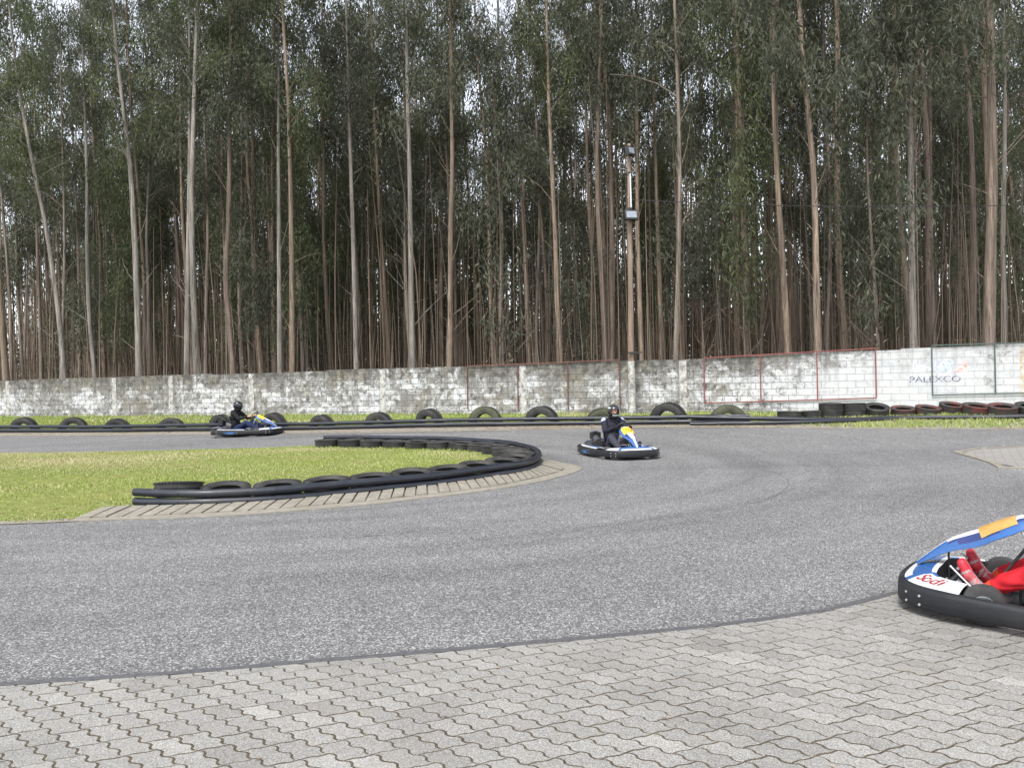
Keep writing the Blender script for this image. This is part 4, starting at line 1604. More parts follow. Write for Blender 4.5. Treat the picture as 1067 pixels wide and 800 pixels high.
def tree_parts(gen, path, r0, H, seg=9, limb_seg=4):
    """path: list of (dx, dy, z) giving the stem line; limbs and leaves follow it"""
    limbs, LV, LT = gen
    P = np.array(path, dtype=float)
    zz = P[:, 2]

    def ox(z):
        return np.interp(z, zz, P[:, 0])

    def oy(z):
        return np.interp(z, zz, P[:, 1])
    mb = MB()
    n = 18
    rg = random.Random(int(r0 * 1e5))
    zs = [-0.3 + (H + 0.3) * (k / n) for k in range(n + 1)]
    rad = []
    for z in zs:
        f = max(0, z / H)
        flare = 1 + 0.35 * math.exp(-max(0, z) / 0.5)
        rad.append(max(0.012, r0 * (1 - 0.80 * f ** 0.9) * flare * rg.uniform(0.95, 1.05)))
    mb.tube([(float(ox(z)), float(oy(z)), z) for z in zs], rad, seg, 0)
    for pts, rr in limbs:
        z0 = pts[0][2]
        o = np.array([float(ox(z0)), float(oy(z0)), 0])
        mb.tube([tuple(p + o) for p in pts], rr, limb_seg, 0, caps=False)
    V = LV.copy()
    V[:, 0] += ox(LV[:, 2])
    V[:, 1] += oy(LV[:, 2])
    return mb, V, LT


def trunk_mesh(mb, mats, name='trunk'):
    return mb.mesh(name, mats, 60)


def crown_mesh(V, T, mat, name='crown'):
    N = len(V) // 4
    return np_mesh(name, V, np.arange(N * 4).reshape(N, 4), [mat], tint=T)


# ---- trees named one by one along the wall: (base px, path [(px, py)...], width px, bark, label)
FRONT = [
 (7, [(8, 395), (4, 330), (0, 255), (-3, 150)], 7, 'bark_tan', 'tan eucalyptus at the left edge of the photo, rising behind the wall'),
 (67, [(67, 395), (60, 325), (52, 270), (45, 225), (36, 185), (28, 140), (20, 95), (12, 20)], 6.5, 'bark_grey', 'pale leaning eucalyptus that tilts left as it rises, near the left edge'),
 (101, [(101, 393), (97, 330), (95, 250), (93, 190), (86, 100), (80, 20)], 5.5, 'bark_grey', 'slim grey eucalyptus leaning left, above the second half sunk tyre'),
 (114, [(114, 393), (111, 340), (110, 270), (110, 150)], 4, 'bark_brown', 'thin brown eucalyptus left of the third half sunk tyre'),
 (127, [(127, 393), (121, 310), (118, 240), (118, 120)], 4, 'bark_tan', 'thin tan eucalyptus just left of the thick grey double stem'),
 (145, [(145, 392), (143, 330), (140, 250), (136, 180), (127, 100), (121, 50), (116, -30)], 8.5, 'bark_grey', 'thick smooth grey eucalyptus, bending left towards the top, behind the wall'),
 (150, [(149, 392), (147, 300), (143, 210), (139, 120), (136, 40), (134, -40)], 5, 'bark_tan', 'tan eucalyptus crossing close behind the thick grey bending one'),
 (156, [(156, 392), (155, 300), (153, 250), (155, 190), (159, 100), (157, 30)], 5, 'bark_grey', 'slim grey eucalyptus just right of the thick grey bending one'),
 (195, [(195, 390), (196, 300), (197, 260), (198, 150), (197, 20)], 7, 'bark_grey', 'grey eucalyptus, left one of the close straight pair left of the far kart'),
 (207, [(207, 390), (205, 300), (203, 210), (203, 100), (203, -10)], 8, 'bark_grey', 'straight grey eucalyptus, right one of the close pair left of the far kart'),
 (243, [(243, 389), (239, 340), (234, 290), (238, 235), (239, 180), (240, 60)], 7.5, 'bark_brown', 'wavy brown eucalyptus with an S bend, behind the wall above the far kart'),
 (273, [(273, 388), (270, 340), (266, 270), (262, 210), (258, 180), (256, 60)], 6, 'bark_tan', 'tan eucalyptus leaning left, just right of the far kart driver'),
 (292, [(292, 387), (292, 300), (291, 200), (290, 80), (289, -20)], 6.5, 'bark_grey', 'straight grey eucalyptus, left one of the pair right of the far kart'),
 (304, [(304, 387), (303, 300), (302, 200), (300, 100), (296, 30), (294, -40)], 7, 'bark_tan', 'tan peeling eucalyptus, right one of the pair right of the far kart'),
 (344, [(345, 385), (341, 310), (338, 250), (337, 120)], 5.5, 'bark_brown', 'reddish brown eucalyptus above the left end of the far side island tyres'),
 (371, [(371, 385), (369, 320), (367, 250), (365, 180), (363, 80), (361, -20)], 6.5, 'bark_grey', 'pale grey eucalyptus standing alone left of the middle of the wall'),
 (405, [(405, 384), (402, 330), (398, 270), (394, 200), (391, 140), (388, 30)], 5.5, 'bark_tan', 'tan eucalyptus leaning left, left of the tall stem with the torn stump bark'),
 (423, [(423, 384), (423, 330), (424, 250), (424, 190), (422, 60)], 5, 'bark_brown', 'brown eucalyptus pressed against the left of a pale straight stem'),
 (430, [(430, 383), (429, 300), (428, 200), (425, 100), (422, -30)], 8, 'bark_grey', 'tall pale grey straight eucalyptus behind the wall left of the rust brown frame'),
 (442, [(442, 383), (441, 300), (440, 230), (439, 120)], 3.5, 'bark_grey', 'very thin grey eucalyptus right of the tall pale straight one'),
 (468, [(468, 383), (469, 320), (469, 230), (471, 180), (470, 80), (469, -30)], 7, 'bark_tan', 'tan eucalyptus with orange peeling bark left of the first rust brown post'),
 (477, [(477, 382), (475, 320), (473, 240), (473, 120)], 5, 'bark_brown', 'dark brown eucalyptus touching the right side of the orange peeling one'),
 (499, [(499, 381), (498, 330), (494, 270), (489, 210), (485, 170), (480, 40)], 4.5, 'bark_tan', 'slim tan eucalyptus leaning left, just right of the first rust brown post'),
 (523, [(523, 379), (522, 300), (523, 260), (521, 180), (519, 20)], 6.5, 'bark_grey', 'grey eucalyptus between the first and second rust brown posts'),
 (552, [(552, 378), (550, 330), (548, 270), (545, 200), (543, 140), (540, 10)], 5, 'bark_tan', 'straight tan eucalyptus just right of the second rust brown post'),
 (584, [(584, 377), (581, 320), (579, 250), (576, 190), (572, 110), (569, 0)], 7, 'bark_tan', 'tan grey eucalyptus just left of the third rust brown post'),
 (593, [(593, 377), (591, 310), (588, 240), (587, 130)], 4, 'bark_brown', 'thin brown eucalyptus right above the third rust brown post'),
 (603, [(603, 376), (600, 290), (596, 205), (592, 100)], 4.5, 'bark_tan', 'slim tan eucalyptus, first one right of the third rust brown post'),
 (621, [(621, 376), (619, 330), (617, 270), (613, 205), (610, 100), (608, -10)], 5.5, 'bark_tan', 'tan eucalyptus midway between the third and fourth rust brown posts'),
 (645, [(645, 375), (643, 300), (643, 230), (642, 180), (640, 40)], 5, 'bark_tan', 'tan eucalyptus just left of the floodlight pole above the fourth post'),
 (669, [(669, 374), (667, 310), (665, 240), (664, 120), (662, -20)], 7, 'bark_tan', 'tan eucalyptus touching the right side of the floodlight pole'),
 (689, [(689, 373), (687, 300), (685, 240), (683, 190), (680, 40)], 6.5, 'bark_tan', 'tan eucalyptus, second one right of the floodlight pole'),
 (713, [(713, 372), (711, 300), (709, 220), (708, 100)], 3.5, 'bark_tan', 'thin greenish eucalyptus left of the red frame'),
 (752, [(752, 370), (748, 300), (747, 230), (746, 170), (744, 30)], 5, 'bark_grey', 'grey eucalyptus over the left half of the first red frame bay'),
 (771, [(771, 369), (768, 300), (766, 240), (765, 160), (763, 80), (761, -30)], 5.5, 'bark_tan', 'bright tan straight eucalyptus over the first red frame bay'),
 (787, [(787, 369), (786, 300), (785, 240), (784, 120)], 3.5, 'bark_tan', 'thin eucalyptus just left of the second red upright'),
 (813, [(813, 367), (812, 290), (811, 240), (811, 160), (810, 30)], 6, 'bark_brown', 'brown eucalyptus over the second red frame bay'),
 (833, [(833, 366), (831, 290), (830, 220), (829, 100)], 4.5, 'bark_grey', 'slim grey green eucalyptus over the second red frame bay'),
 (854, [(854, 364), (853, 300), (853, 230), (851, 170), (843, 100), (835, 20), (830, -40)], 9, 'bark_tan', 'thick tan eucalyptus with shaggy bark above the third red upright'),
 (864, [(864, 363), (864, 300), (862, 200), (860, 100), (855, 10)], 6, 'bark_grey', 'smooth grey eucalyptus close right of the thick shaggy tan one'),
 (888, [(888, 363), (886, 300), (884, 230), (882, 100)], 4, 'bark_brown', 'thin brown eucalyptus over the third red frame bay'),
 (916, [(916, 362), (917, 270), (915, 210), (913, 60)], 5.5, 'bark_brown', 'dark red brown eucalyptus above the right end of the red frame'),
 (944, [(944, 361), (942, 300), (942, 240), (938, 120)], 4.5, 'bark_tan', 'thin tan eucalyptus left of the pale thick one beside the advertisement'),
 (953, [(953, 360), (952, 290), (952, 230), (951, 150), (950, 80), (950, -30)], 9, 'bark_grey', 'tall thick pale grey eucalyptus left of the green frame'),
 (961, [(961, 360), (960, 280), (958, 220), (957, 90)], 5, 'bark_brown', 'brown eucalyptus close right of the thick pale one left of the green frame'),
 (975, [(975, 360), (974, 290), (972, 200), (970, 80)], 4.5, 'bark_brown', 'slim brown eucalyptus above the left upright of the green frame'),
 (1029, [(1029, 356), (1030, 250), (1032, 180), (1031, 120), (1030, 0)], 14, 'bark_brown', 'thickest eucalyptus, reddish stringy bark, above the right upright of the green frame'),
 (1039, [(1039, 356), (1039, 270), (1038, 180), (1036, 60)], 4.5, 'bark_tan', 'thin eucalyptus squeezed between the thick red brown and the smooth grey one at right'),
 (1046, [(1047, 355), (1046, 310), (1044, 270), (1046, 170), (1047, 100), (1045, 0), (1044, -40)], 7, 'bark_grey', 'smooth pale grey eucalyptus right of the thick red brown one, near the right edge'),
]
placed = []
fr_rng = random.Random(77)
for i, (bx, path, wpx, bark, lab) in enumerate(FRONT):
    thick = wpx >= 13
    dia = 0.30 if not thick else 0.42
    Y = max(on_wall(bx, 380)[3] + 1.2, dia * FOC / wpx)
    if wpx < 5:
        Y = min(Y, 60)
    Y *= fr_rng.uniform(0.98, 1.04)
    P3 = [at_depth(px, py, Y) for px, py in path]
    gx, gy = P3[0].x, Y
    gz = RISE - 0.05
    H = min(34.0, max(23.0, Y * 0.42 + fr_rng.uniform(8, 12)))
    pl = [(p.x - gx, 0.0, p.z - gz) for p in P3]
    # foot of the stem down to the forest floor, then the upper stem carried on to its full height
    s0 = (pl[1][0] - pl[0][0]) / max(0.1, pl[1][2] - pl[0][2])
    pl = [(pl[0][0] - s0 * pl[0][2] * 0.6, 0, -0.3)] + pl
    wob = fr_rng.uniform(-0.5, 0.5)
    pl = [(x, wob * math.sin(max(0, z) * 0.2), z) for x, y, z in pl]
    if pl[-1][2] < H:
        s1 = (pl[-1][0] - pl[-2][0]) / max(0.5, pl[-1][2] - pl[-2][2])
        pl.append((pl[-1][0] + s1 * (H - pl[-1][2]) * 0.6, pl[-1][1], H))
    r0 = wpx * Y / FOC / 2 * 0.96
    c0 = fr_rng.uniform(0.42, 0.58)
    g = gen_tree(1000 + i, H, c0, fr_rng.uniform(2.0, 2.9), r0, nbr=int(H * (1 - c0) * 2.1), clumps=4, per=60, dead=8)
    mb, V, T = tree_parts(g, pl, r0, H)
    root = empty('eucalyptus_tree', (gx, gy, gz), 0, lab, 'tree', 'eucalyptus trees standing close behind the wall')
    link('trunk', trunk_mesh(mb, M[bark]), root)
    link('crown', crown_mesh(V, T, M['leaf_fresh' if i % 4 == 1 else 'leaf_blue']), root)
    placed.append((gx, gy))

# ---- the trees behind: a few models copied through the plantation
PROTO = []
pr = random.Random(5)
for k in range(10):
    H = [27, 30, 25, 33, 28, 24, 31, 26, 29, 22][k]
    r0 = [0.15, 0.17, 0.13, 0.18, 0.14, 0.12, 0.16, 0.13, 0.15, 0.11][k]
    c0 = [0.46, 0.52, 0.40, 0.55, 0.46, 0.36, 0.50, 0.44, 0.48, 0.34][k]
    g = gen_tree(300 + k, H, c0, [2.6, 2.4, 2.8, 2.5, 2.3, 2.4, 2.7, 2.2, 2.5, 2.1][k], r0, nbr=int(H * (1 - c0) * 1.55), clumps=4, per=52, lmin=0.20, lmax=0.38, dead=12)
    a, b = pr.uniform(-0.035, 0.02), pr.uniform(-0.02, 0.02)
    path = [(a * z + 0.16 * math.sin(z * 0.32 + k), b * z + 0.12 * math.sin(z * 0.25 + 2 * k), z) for z in np.linspace(-0.3, H, 14)]
    x0, y0 = path[0][0], path[0][1]
    path = [(x - x0, y - y0, z) for x, y, z in path]
    mb, V, T = tree_parts(g, path, r0, H, seg=7)
    PROTO.append((trunk_mesh(mb, M[['bark_deep', 'bark_brown', 'bark_deep', 'bark_tan', 'bark_deep'][k % 5]]), crown_mesh(V, T, M[['leaf_blue', 'leaf_far', 'leaf_blue', 'leaf_far', 'leaf_blue'][k % 5]])))
# young, leafier trees filling the space between
YOUNG = []
for k in range(5):
    H = [12, 15, 10, 17, 13.5][k]
    r0 = 0.055 + 0.004 * k
    g = gen_tree(500 + k, H, 0.22, 1.75, r0, nbr=int(H * 2.3), clumps=4, per=44, lmin=0.17, lmax=0.34, dead=10)
    path = [(0.10 * math.sin(z * 0.45 + k), 0.1 * math.sin(z * 0.3), z) for z in np.linspace(-0.3, H, 12)]
    x0, y0 = path[0][0], path[0][1]
    path = [(x - x0, y - y0, z) for x, y, z in path]
    mb, V, T = tree_parts(g, path, r0, H, seg=6)
    YOUNG.append((trunk_mesh(mb, M['bark_brown']), crown_mesh(V, T, M['leaf_fresh' if k % 2 else 'leaf_blue'])))


def copy_tree(name, pair, x, y, sc, rz, label, group):
    root = empty(name, (x, y, RISE - 0.05), rz, label, 'tree', group)
    root.scale = (sc, sc, sc)
    for nm, me in (('trunk', pair[0]), ('crown', pair[1])):
        link(nm, me, root)
    return root


def far_enough(x, y, d):
    return all((x - a) ** 2 + (y - b) ** 2 > d * d for a, b in placed)


nb = 0
fr2 = random.Random(123)
tries = 0
while nb < 246 and tries < 20000:
    tries += 1
    s = 32 + 46 * fr2.random() ** 0.85
    t = fr2.uniform(-75, 45)
    x, y = UX * t + NX * s, UY * t + NY * s
    if abs(x) > 0.70 * y + 1.0 or not far_enough(x, y, 1.7 if s < 60 else 2.4):
        continue
    placed.append((x, y))
    k = fr2.randrange(len(PROTO))
    copy_tree('eucalyptus_tree', PROTO[k], x, y, fr2.uniform(0.88, 1.12), fr2.uniform(0, 6.28),
              'slim eucalyptus in the crowded dim rows deep behind the trees by the wall', 'eucalyptus trees in the rows deeper in the plantation')
    nb += 1
ny = 0
tries = 0
while ny < 46 and tries < 5000:
    tries += 1
    s = fr2.uniform(30, 36) if ny < 10 else fr2.uniform(38, 62)
    t = fr2.uniform(-52, 26)
    x, y = UX * t + NX * s, UY * t + NY * s
    if abs(x) > 0.68 * y or not far_enough(x, y, 1.0):
        continue
    placed.append((x, y))
    copy_tree('young_eucalyptus', YOUNG[fr2.randrange(len(YOUNG))], x, y, fr2.uniform(0.85, 1.2), fr2.uniform(0, 6.28),
              'young leafy eucalyptus filling the gaps between tall bare stems behind the wall', 'young eucalyptus between the tall stems')
    ny += 1

# ---- thin dead stems and brush on the forest floor (uncountable)
def brush(name, s0, s1, n, hmin, hmax, rmin, rmax, seed, label, cat):
    r = np.random.default_rng(seed)
    mbv, mbf, mt = [], [], []
    k = 0
    while k < n:
        s, t = r.uniform(s0, s1), r.uniform(-85, 50)
        x, y = UX * t + NX * s, UY * t + NY * s
        if abs(x) > 0.75 * y + 2:
            continue
        k += 1
        h, rad = r.uniform(hmin, hmax), r.uniform(rmin, rmax)
        lx, ly = r.normal(0, (0.06 if hmax < 7 else 0.03) * h), r.normal(0, (0.06 if hmax < 7 else 0.03) * h)
        tt = r.random() if hmax < 7 else r.uniform(0.5, 1.0)
        b = len(mbv)
        for q, rr in ((0, rad), (0.5, rad * 0.75), (1, rad * 0.25)):
            cx, cy, cz = x + lx * q * q, y + ly * q * q, RISE - 0.1 + h * q
            for a in (0, 2.094, 4.189):
                mbv.append((cx + rr * math.cos(a), cy + rr * math.sin(a), cz))
                mt.append(tt)
        for lv in (0, 1):
            for a in range(3):
                c = (a + 1) % 3
                mbf.append((b + lv * 3 + a, b + lv * 3 + c, b + lv * 3 + 3 + c, b + lv * 3 + 3 + a))
    return tag(link(name, np_mesh(name, mbv, mbf, [M['stem']], tint=mt)), label, cat, kind='stuff')


brush('undergrowth', 29, 84, 7000, 1.0, 6.5, 0.010, 0.034, 1, 'brown tangle of thin dead stems among the tree trunks', 'undergrowth')
brush('sapling_poles', 31, 78, 1500, 7.0, 15.0, 0.022, 0.055, 6, 'crowded thin bare sapling stems deep among the eucalyptus trunks', 'saplings')
r = np.random.default_rng(31)
C = []
while len(C) < 1500:
    s, t = 29 + 60 * r.random(), r.uniform(-85, 50)
    x, y = UX * t + NX * s, UY * t + NY * s
    if abs(x) < 0.75 * y + 2:
        C.append((x, y, RISE + r.uniform(0.4, 1.8) + 1.2 * r.random() ** 3))
V, T = leaf_arrays(r, np.array(C), 26, 0.5, 0.16, 0.34, 0.09, 0.5)
tag(link('brushwood', crown_mesh(V, T, M['stem'], 'brushwood')), 'dry brown brushwood and bracken low between the trunks', 'undergrowth', kind='stuff')

# ---- far edge of the wood that reads as one mass
r = np.random.default_rng(41)
fv, ff, ft = [], [], []
k = 0
while k < 1500:
    s, t = r.uniform(66, 112), r.uniform(-125, 80)
    x, y = UX * t + NX * s, UY * t + NY * s
    if abs(x) > 0.75 * y:
        continue
    k += 1
    h, rad = r.uniform(18, 30), r.uniform(0.07, 0.17)
    lx, ly = r.normal(0, 0.5), r.normal(0, 0.5)
    b = len(fv)
    tt = r.random() * 0.6
    for q, rr in ((0, rad), (0.5, rad * 0.7), (1, rad * 0.2)):
        for a in (0, 1.57, 3.14, 4.71):
            fv.append((x + lx * q + rr * math.cos(a), y + ly * q + rr * math.sin(a), RISE - 0.2 + h * q))
            ft.append(tt)
    for lv in (0, 1):
        for a in range(4):
            c = (a + 1) % 4
            ff.append((b + lv * 4 + a, b + lv * 4 + c, b + lv * 4 + 4 + c, b + lv * 4 + 4 + a))
C = []
while len(C) < 11500:
    s, t = r.uniform(80, 112), r.uniform(-125, 80)
    x, y = UX * t + NX * s, UY * t + NY * s
    if abs(x) < 0.75 * y:
        u = r.random()
        C.append((x, y, RISE + (r.uniform(7, 27) if u < 0.42 else r.uniform(0.3, 9))))
V, T = leaf_arrays(r, np.array(C), 20, 0.95, 0.5, 0.95, 0.13, 0.8)
o0 = len(fv)
nF = len(ff)
allV = np.concatenate([np.array(fv), V])
allF = np.concatenate([np.array(ff), np.arange(len(V)).reshape(-1, 4) + o0])
me = np_mesh('distant_woods', allV, allF, [M['stem'], M['leaf_far']], midx=[0] * nF + [1] * (len(V) // 4), tint=np.concatenate([ft, T]))
tag(link('distant_woods', me), 'dark far edge of the eucalyptus wood seen between the trunks', 'woods', kind='stuff')
# ------------------------------------------------------------------ karts
def half_outline():
    # half plan of the wrap-round bumper, front centre to rear centre (x right, y forward)
    h = [(0.0, 1.03), (0.20, 1.022), (0.355, 0.985), (0.465, 0.90), (0.535, 0.77), (0.575, 0.58), (0.60, 0.38), (0.635, 0.18), (0.672, 0.02), (0.685, -0.25), (0.688, -0.55),
         (0.682, -0.76), (0.64, -0.90), (0.52, -0.985), (0.25, -1.02), (0.0, -1.025)]
    full = h + [(-x, y) for x, y in reversed(h[1:-1])]
    return [tuple(p) for p in spline(full, 4, closed=True)]


OUT = half_outline()
DY = -0.115


def bump_top(y):
    return float(np.interp(y, [-1.03, -0.8, -0.5, 0.05, 0.25, 0.5, 0.75, 1.03], [0.205, 0.205, 0.19, 0.188, 0.180, 0.182, 0.193, 0.197]))


def out_norm(i):
    n = len(OUT)
    a, b = OUT[i - 1], OUT[(i + 1) % n]
    t = Vector((b[0] - a[0], b[1] - a[1], 0)).normalized()
    return Vector((-t.y, t.x, 0))     # outline runs clockwise seen from above -> left is outward


def kart(loc, heading, label, col, plate, number=None, script=False, roll=0.0):
    """heading: unit vector of travel in plan"""
    rz = math.atan2(heading[1], heading[0]) - math.pi / 2
    root = empty('go_kart', loc, rz, label, 'go-kart', 'rental go-karts on the track')
    n = len(OUT)
    # bumper band
    mb = MB()
    rings = []
    for i, (x, y) in enumerate(OUT):
        zt, zb = bump_top(y), 0.040 + 0.010 * max(0, y)
        nn = out_norm(i)
        prof = [(0.0, zb), (0.026, zb + 0.006), (0.034, zb + 0.02), (0.034, (zb + zt) / 2), (0.031, zt - 0.03), (0.026, zt - 0.006), (0.018, zt), (-0.022, zt + 0.002), (-0.028, zt - 0.01), (-0.02, zt - 0.05), (-0.018, zb + 0.01)]
        rings.append([Vector((x, y, z)) + nn * o for o, z in prof])
    P = len(rings[0])
    vs = [p for r_ in rings for p in r_]
    fs = []
    for i in range(n):
        j = (i + 1) % n
        for k in range(P):
            l = (k + 1) % P
            fs.append((i * P + k, j * P + k, j * P + l, i * P + l))
    mb.add(vs, fs, 0)
    bumper = mb.build('bumper', M['k_black'], root, smooth=50)
    fixm(bumper)
    # bolt heads
    def near(x, y):
        return min(range(n), key=lambda i: (OUT[i][0] - x) ** 2 + (OUT[i][1] - y) ** 2)
    for sx in (-1, 1):
        for (x, y) in ((0.445, 0.93), (0.515, 0.83), (0.67, -0.02), (0.685, -0.7)):
            i = near(sx * x, y)
            p, nn = Vector((OUT[i][0], OUT[i][1], 0)), out_norm(i)
            for z in (0.085, 0.142):
                mb = MB()
                c = p + nn * 0.034 + Vector((0, 0, z))
                mb.tube([c, c + nn * 0.005], 0.0085, 8, 0)
                mb.build('bolt', M['alu'], bumper, smooth=40)
    # blue strip along the flank
    for sx in (-1, 1):
        mb = MB()
        pts_i = [i for i in range(n) if OUT[i][0] * sx > 0.6 and -0.55 < OUT[i][1] < -0.05]
        pts_i.sort(key=lambda i: -OUT[i][1])
        g = []
        for q, i in enumerate(pts_i):
            f = q / (len(pts_i) - 1)
            hgt = 0.028 * math.sin(math.pi * (0.12 + 0.88 * f) ** 0.7) + 0.004
            p, nn = Vector((OUT[i][0], OUT[i][1], 0)), out_norm(i)
            g.append([p + nn * 0.0385 + Vector((0, 0, 0.10 - hgt)), p + nn * 0.0385 + Vector((0, 0, 0.10 + hgt))])
        mb.shell(g, 0.003)
        fixm(mb.build('flank_sticker', M['k_blue'], bumper))
    # nose bodywork: a raised U of coloured plastic behind the front bumper
    idx = [i for i in range(n) if OUT[i][1] > 0.60]
    idx.sort(key=lambda i: math.atan2(OUT[i][0], OUT[i][1] - 0.2))
    g = []
    for i in idx:
        x, y = OUT[i]
        zt = bump_top(y)
        nn = out_norm(i)
        o = Vector((x, y, zt + 0.004)) - nn * 0.012
        wdt = 0.17 + 0.05 * (1 - abs(x) / 0.6)
        row = []
        for q in (0, 0.25, 0.55, 0.85, 1.0):
            z = zt + 0.004 + 0.050 * math.sin(math.pi * min(1, q * 0.62)) * (0.65 + 0.7 * (1 - abs(x) / 0.62))
            row.append(Vector((x, y, z)) - nn * (0.012 + wdt * q))
        row.append(row[-1] + Vector((0, 0, -0.12)))
        g.append(row)
    nr = len(g)

    def nose_m(i, j):
        f = abs((i + 0.5) / nr - 0.5) * 2
        if j == 4:
            return 2
        if f < 0.40:
            return 1 if j in (1, 2) else 0
        if 0.40 <= f < 0.5:
            return 1
        if j == 3 and f < 0.7:
            return 1
        return 0
    mb = MB()
    mb.shell(g, 0.006, 0, nose_m)
    fixm(mb.build('nose_panel', [M['k_white'], M[col], M['k_black']], root, smooth=45))
    # side pods
    for sx in (-1, 1):
        g = []
        for y in np.linspace(0.16, -0.74, 10):
            f = (0.16 - y) / 0.9
            xo = float(np.interp(y, [-0.76, -0.55, -0.25, 0.02, 0.18], [0.655, 0.662, 0.660, 0.645, 0.61]))
            xi = float(np.interp(f, [0, 0.2, 0.8, 1], [0.40, 0.35, 0.36, 0.45]))
            zt = bump_top(y)
            row = []
            for q in (0, 0.2, 0.5, 0.8, 1.0):
                z = zt + 0.006 + 0.03 * math.sin(math.pi * q) - 0.02 * q
                row.append(Vector((sx * (xo + (xi - xo) * q), y, z)))
            row.append(Vector((sx * xi, y, zt - 0.10)))
            g.append(row)
        if sx < 0:
            g = g[::-1]
        mb = MB()
        mb.shell(g, 0.006, 0, lambda i, j: 1 if j in (1,) else (2 if j == 2 and 2 < i < 6 else 0))
        fixm(mb.build('side_pod', [M['k_white'], M[col], M['k_navy']], root, smooth=45))
    # floor tray and tubular frame
    mb = MB()
    pl = [(-0.30, -0.62), (0.30, -0.62), (0.32, 0.0), (0.26, 0.80), (0.12, 0.90), (-0.12, 0.90), (-0.26, 0.80), (-0.32, 0.0)]
    mb.add([(x, y, 0.045) for x, y in pl] + [(x, y, 0.05) for x, y in pl], [tuple(reversed(range(8))), tuple(range(8, 16))] + [(i, (i + 1) % 8, 8 + (i + 1) % 8, 8 + i) for i in range(8)])
    mb.build('floor_tray', M['dark_metal'], root)
    mb = MB()
    for sx in (-1, 1):
        mb.tube([(sx * x, y, z) for x, y, z in spline([(0.10, 0.95, 0.09), (0.24, 0.82, 0.08), (0.30, 0.40, 0.075), (0.34, 0.0, 0.075), (0.33, -0.5, 0.08), (0.30, -0.85, 0.10)], 5)], 0.016, 8, 0)
        mb.tube([(sx * 0.32, 0.1, 0.08), (sx * 0.62, 0.1, 0.13)], 0.012, 8, 0)
        mb.tube([(sx * 0.33, -0.5, 0.08), (sx * 0.655, -0.5, 0.13)], 0.012, 8, 0)
        mb.tube([(sx * 0.24, 0.86, 0.08), (sx * 0.42, 0.93, 0.14)], 0.012, 8, 0)
    for y in (0.52, 0.1, -0.3, -0.85):
        mb.tube([(-0.30, y, 0.078), (0.30, y, 0.078)], 0.014, 8, 0)
    mb.build('frame', M['steel'], root, smooth=50)
    mb = MB()
    mb.tube([(-0.55, -0.56, 0.14), (0.55, -0.56, 0.14)], 0.019, 10, 0)
    mb.build('rear_axle', M['steel'], root, smooth=50)
    mb = MB()
    mb.tube([(-0.47, 0.50, 0.126), (0.47, 0.50, 0.126)], 0.013, 8, 0)
    mb.tube([(-0.38, 0.40, 0.12), (0.0, 0.38, 0.15), (0.38, 0.40, 0.12)], 0.008, 6, 0)
    mb.build('front_axle', M['dark_metal'], root, smooth=50)
    # wheels
    for (x, y, ro, wd, st) in ((-0.470, 0.50, 0.126, 0.125, roll), (0.470, 0.50, 0.126, 0.125, roll), (-0.50, -0.56, 0.140, 0.19, 0), (0.50, -0.56, 0.140, 0.19, 0)):
        mt = Matrix.Translation((x, y, ro)) @ Matrix.Rotation(st, 4, 'Z') @ Matrix.Rotation(R(90), 4, 'Y')
        mb = MB()
        h = wd / 2
        mb.lathe([(0.066, -h * 0.9), (0.070, -h), (ro * 0.80, -h * 0.99), (ro * 0.94, -h * 0.90), (ro * 0.99, -h * 0.68), (ro, -h * 0.3), (ro, h * 0.3), (ro * 0.99, h * 0.68), (ro * 0.94, h * 0.90), (ro * 0.80, h * 0.99), (0.070, h), (0.066, h * 0.9)], 28, mt, 0)
        wh = mb.build('tyre', M['k_rubber'], None, smooth=40)
        fixm(wh)
        mb = MB()
        mb.lathe([(0.02, -h * 0.4), (0.058, -h * 0.35), (0.064, -h * 0.95), (0.070, -h * 0.95), (0.066, 0), (0.070, h * 0.95), (0.064, h * 0.95), (0.058, h * 0.35), (0.02, h * 0.4)], 20, mt, 0)
        rim = mb.build('wheel', M['alu'], root, smooth=40)
        fixm(rim)
        wh.parent = rim
    # seat
    g = []
    for k, (y, z, wd, dep) in enumerate([(0.02, 0.13, 0.15, 0.03), (-0.12, 0.085, 0.175, 0.06), (-0.28, 0.075, 0.185, 0.10), (-0.40, 0.12, 0.195, 0.14), (-0.48, 0.26, 0.20, 0.15), (-0.52, 0.42, 0.195, 0.11), (-0.55, 0.56, 0.17, 0.05), (-0.555, 0.60, 0.14, 0.02)]):
        row = []
        for j in range(9):
            q = -1 + j / 4
            up_ = dep * abs(q) ** 2.5
            back_f = min(1, max(0, (k - 2) / 3))
            row.append((wd * q * (1.02 - 0.04 * q * q), y + up_ * back_f * 0.9, z + up_ * (1 - back_f * 0.8)))
        g.append(row)
    mb = MB()
    mb.shell(g, 0.012)
    fixm(mb.build('seat', M['seat'], root, smooth=50))
    # steering wheel and column
    wc = Vector((0, 0.30, 0.60))
    ax = Vector((0, -0.80, 0.60))
    e1, e2 = Vector((1, 0, 0)), Vector((0, 0.60, 0.80))
    mb = MB()
    mb.tube([wc + (e1 * math.cos(a) + e2 * math.sin(a)) * 0.155 for a in np.linspace(0, 2 * math.pi, 28, endpoint=False)], 0.0145, 8, 0, closed=True)
    for a in (R(0), R(180), R(270)):
        mb.tube([wc + (e1 * math.cos(a) + e2 * math.sin(a)) * 0.15, wc - ax * 0.02], 0.011, 6, 0)
    mb.lathe([(0.0, 0.0), (0.045, 0.0), (0.045, 0.02), (0.0, 0.02)], 14, Matrix.Translation(wc - ax * 0.03) @ ax.to_track_quat('Z', 'Y').to_matrix().to_4x4(), 0, closed=False)
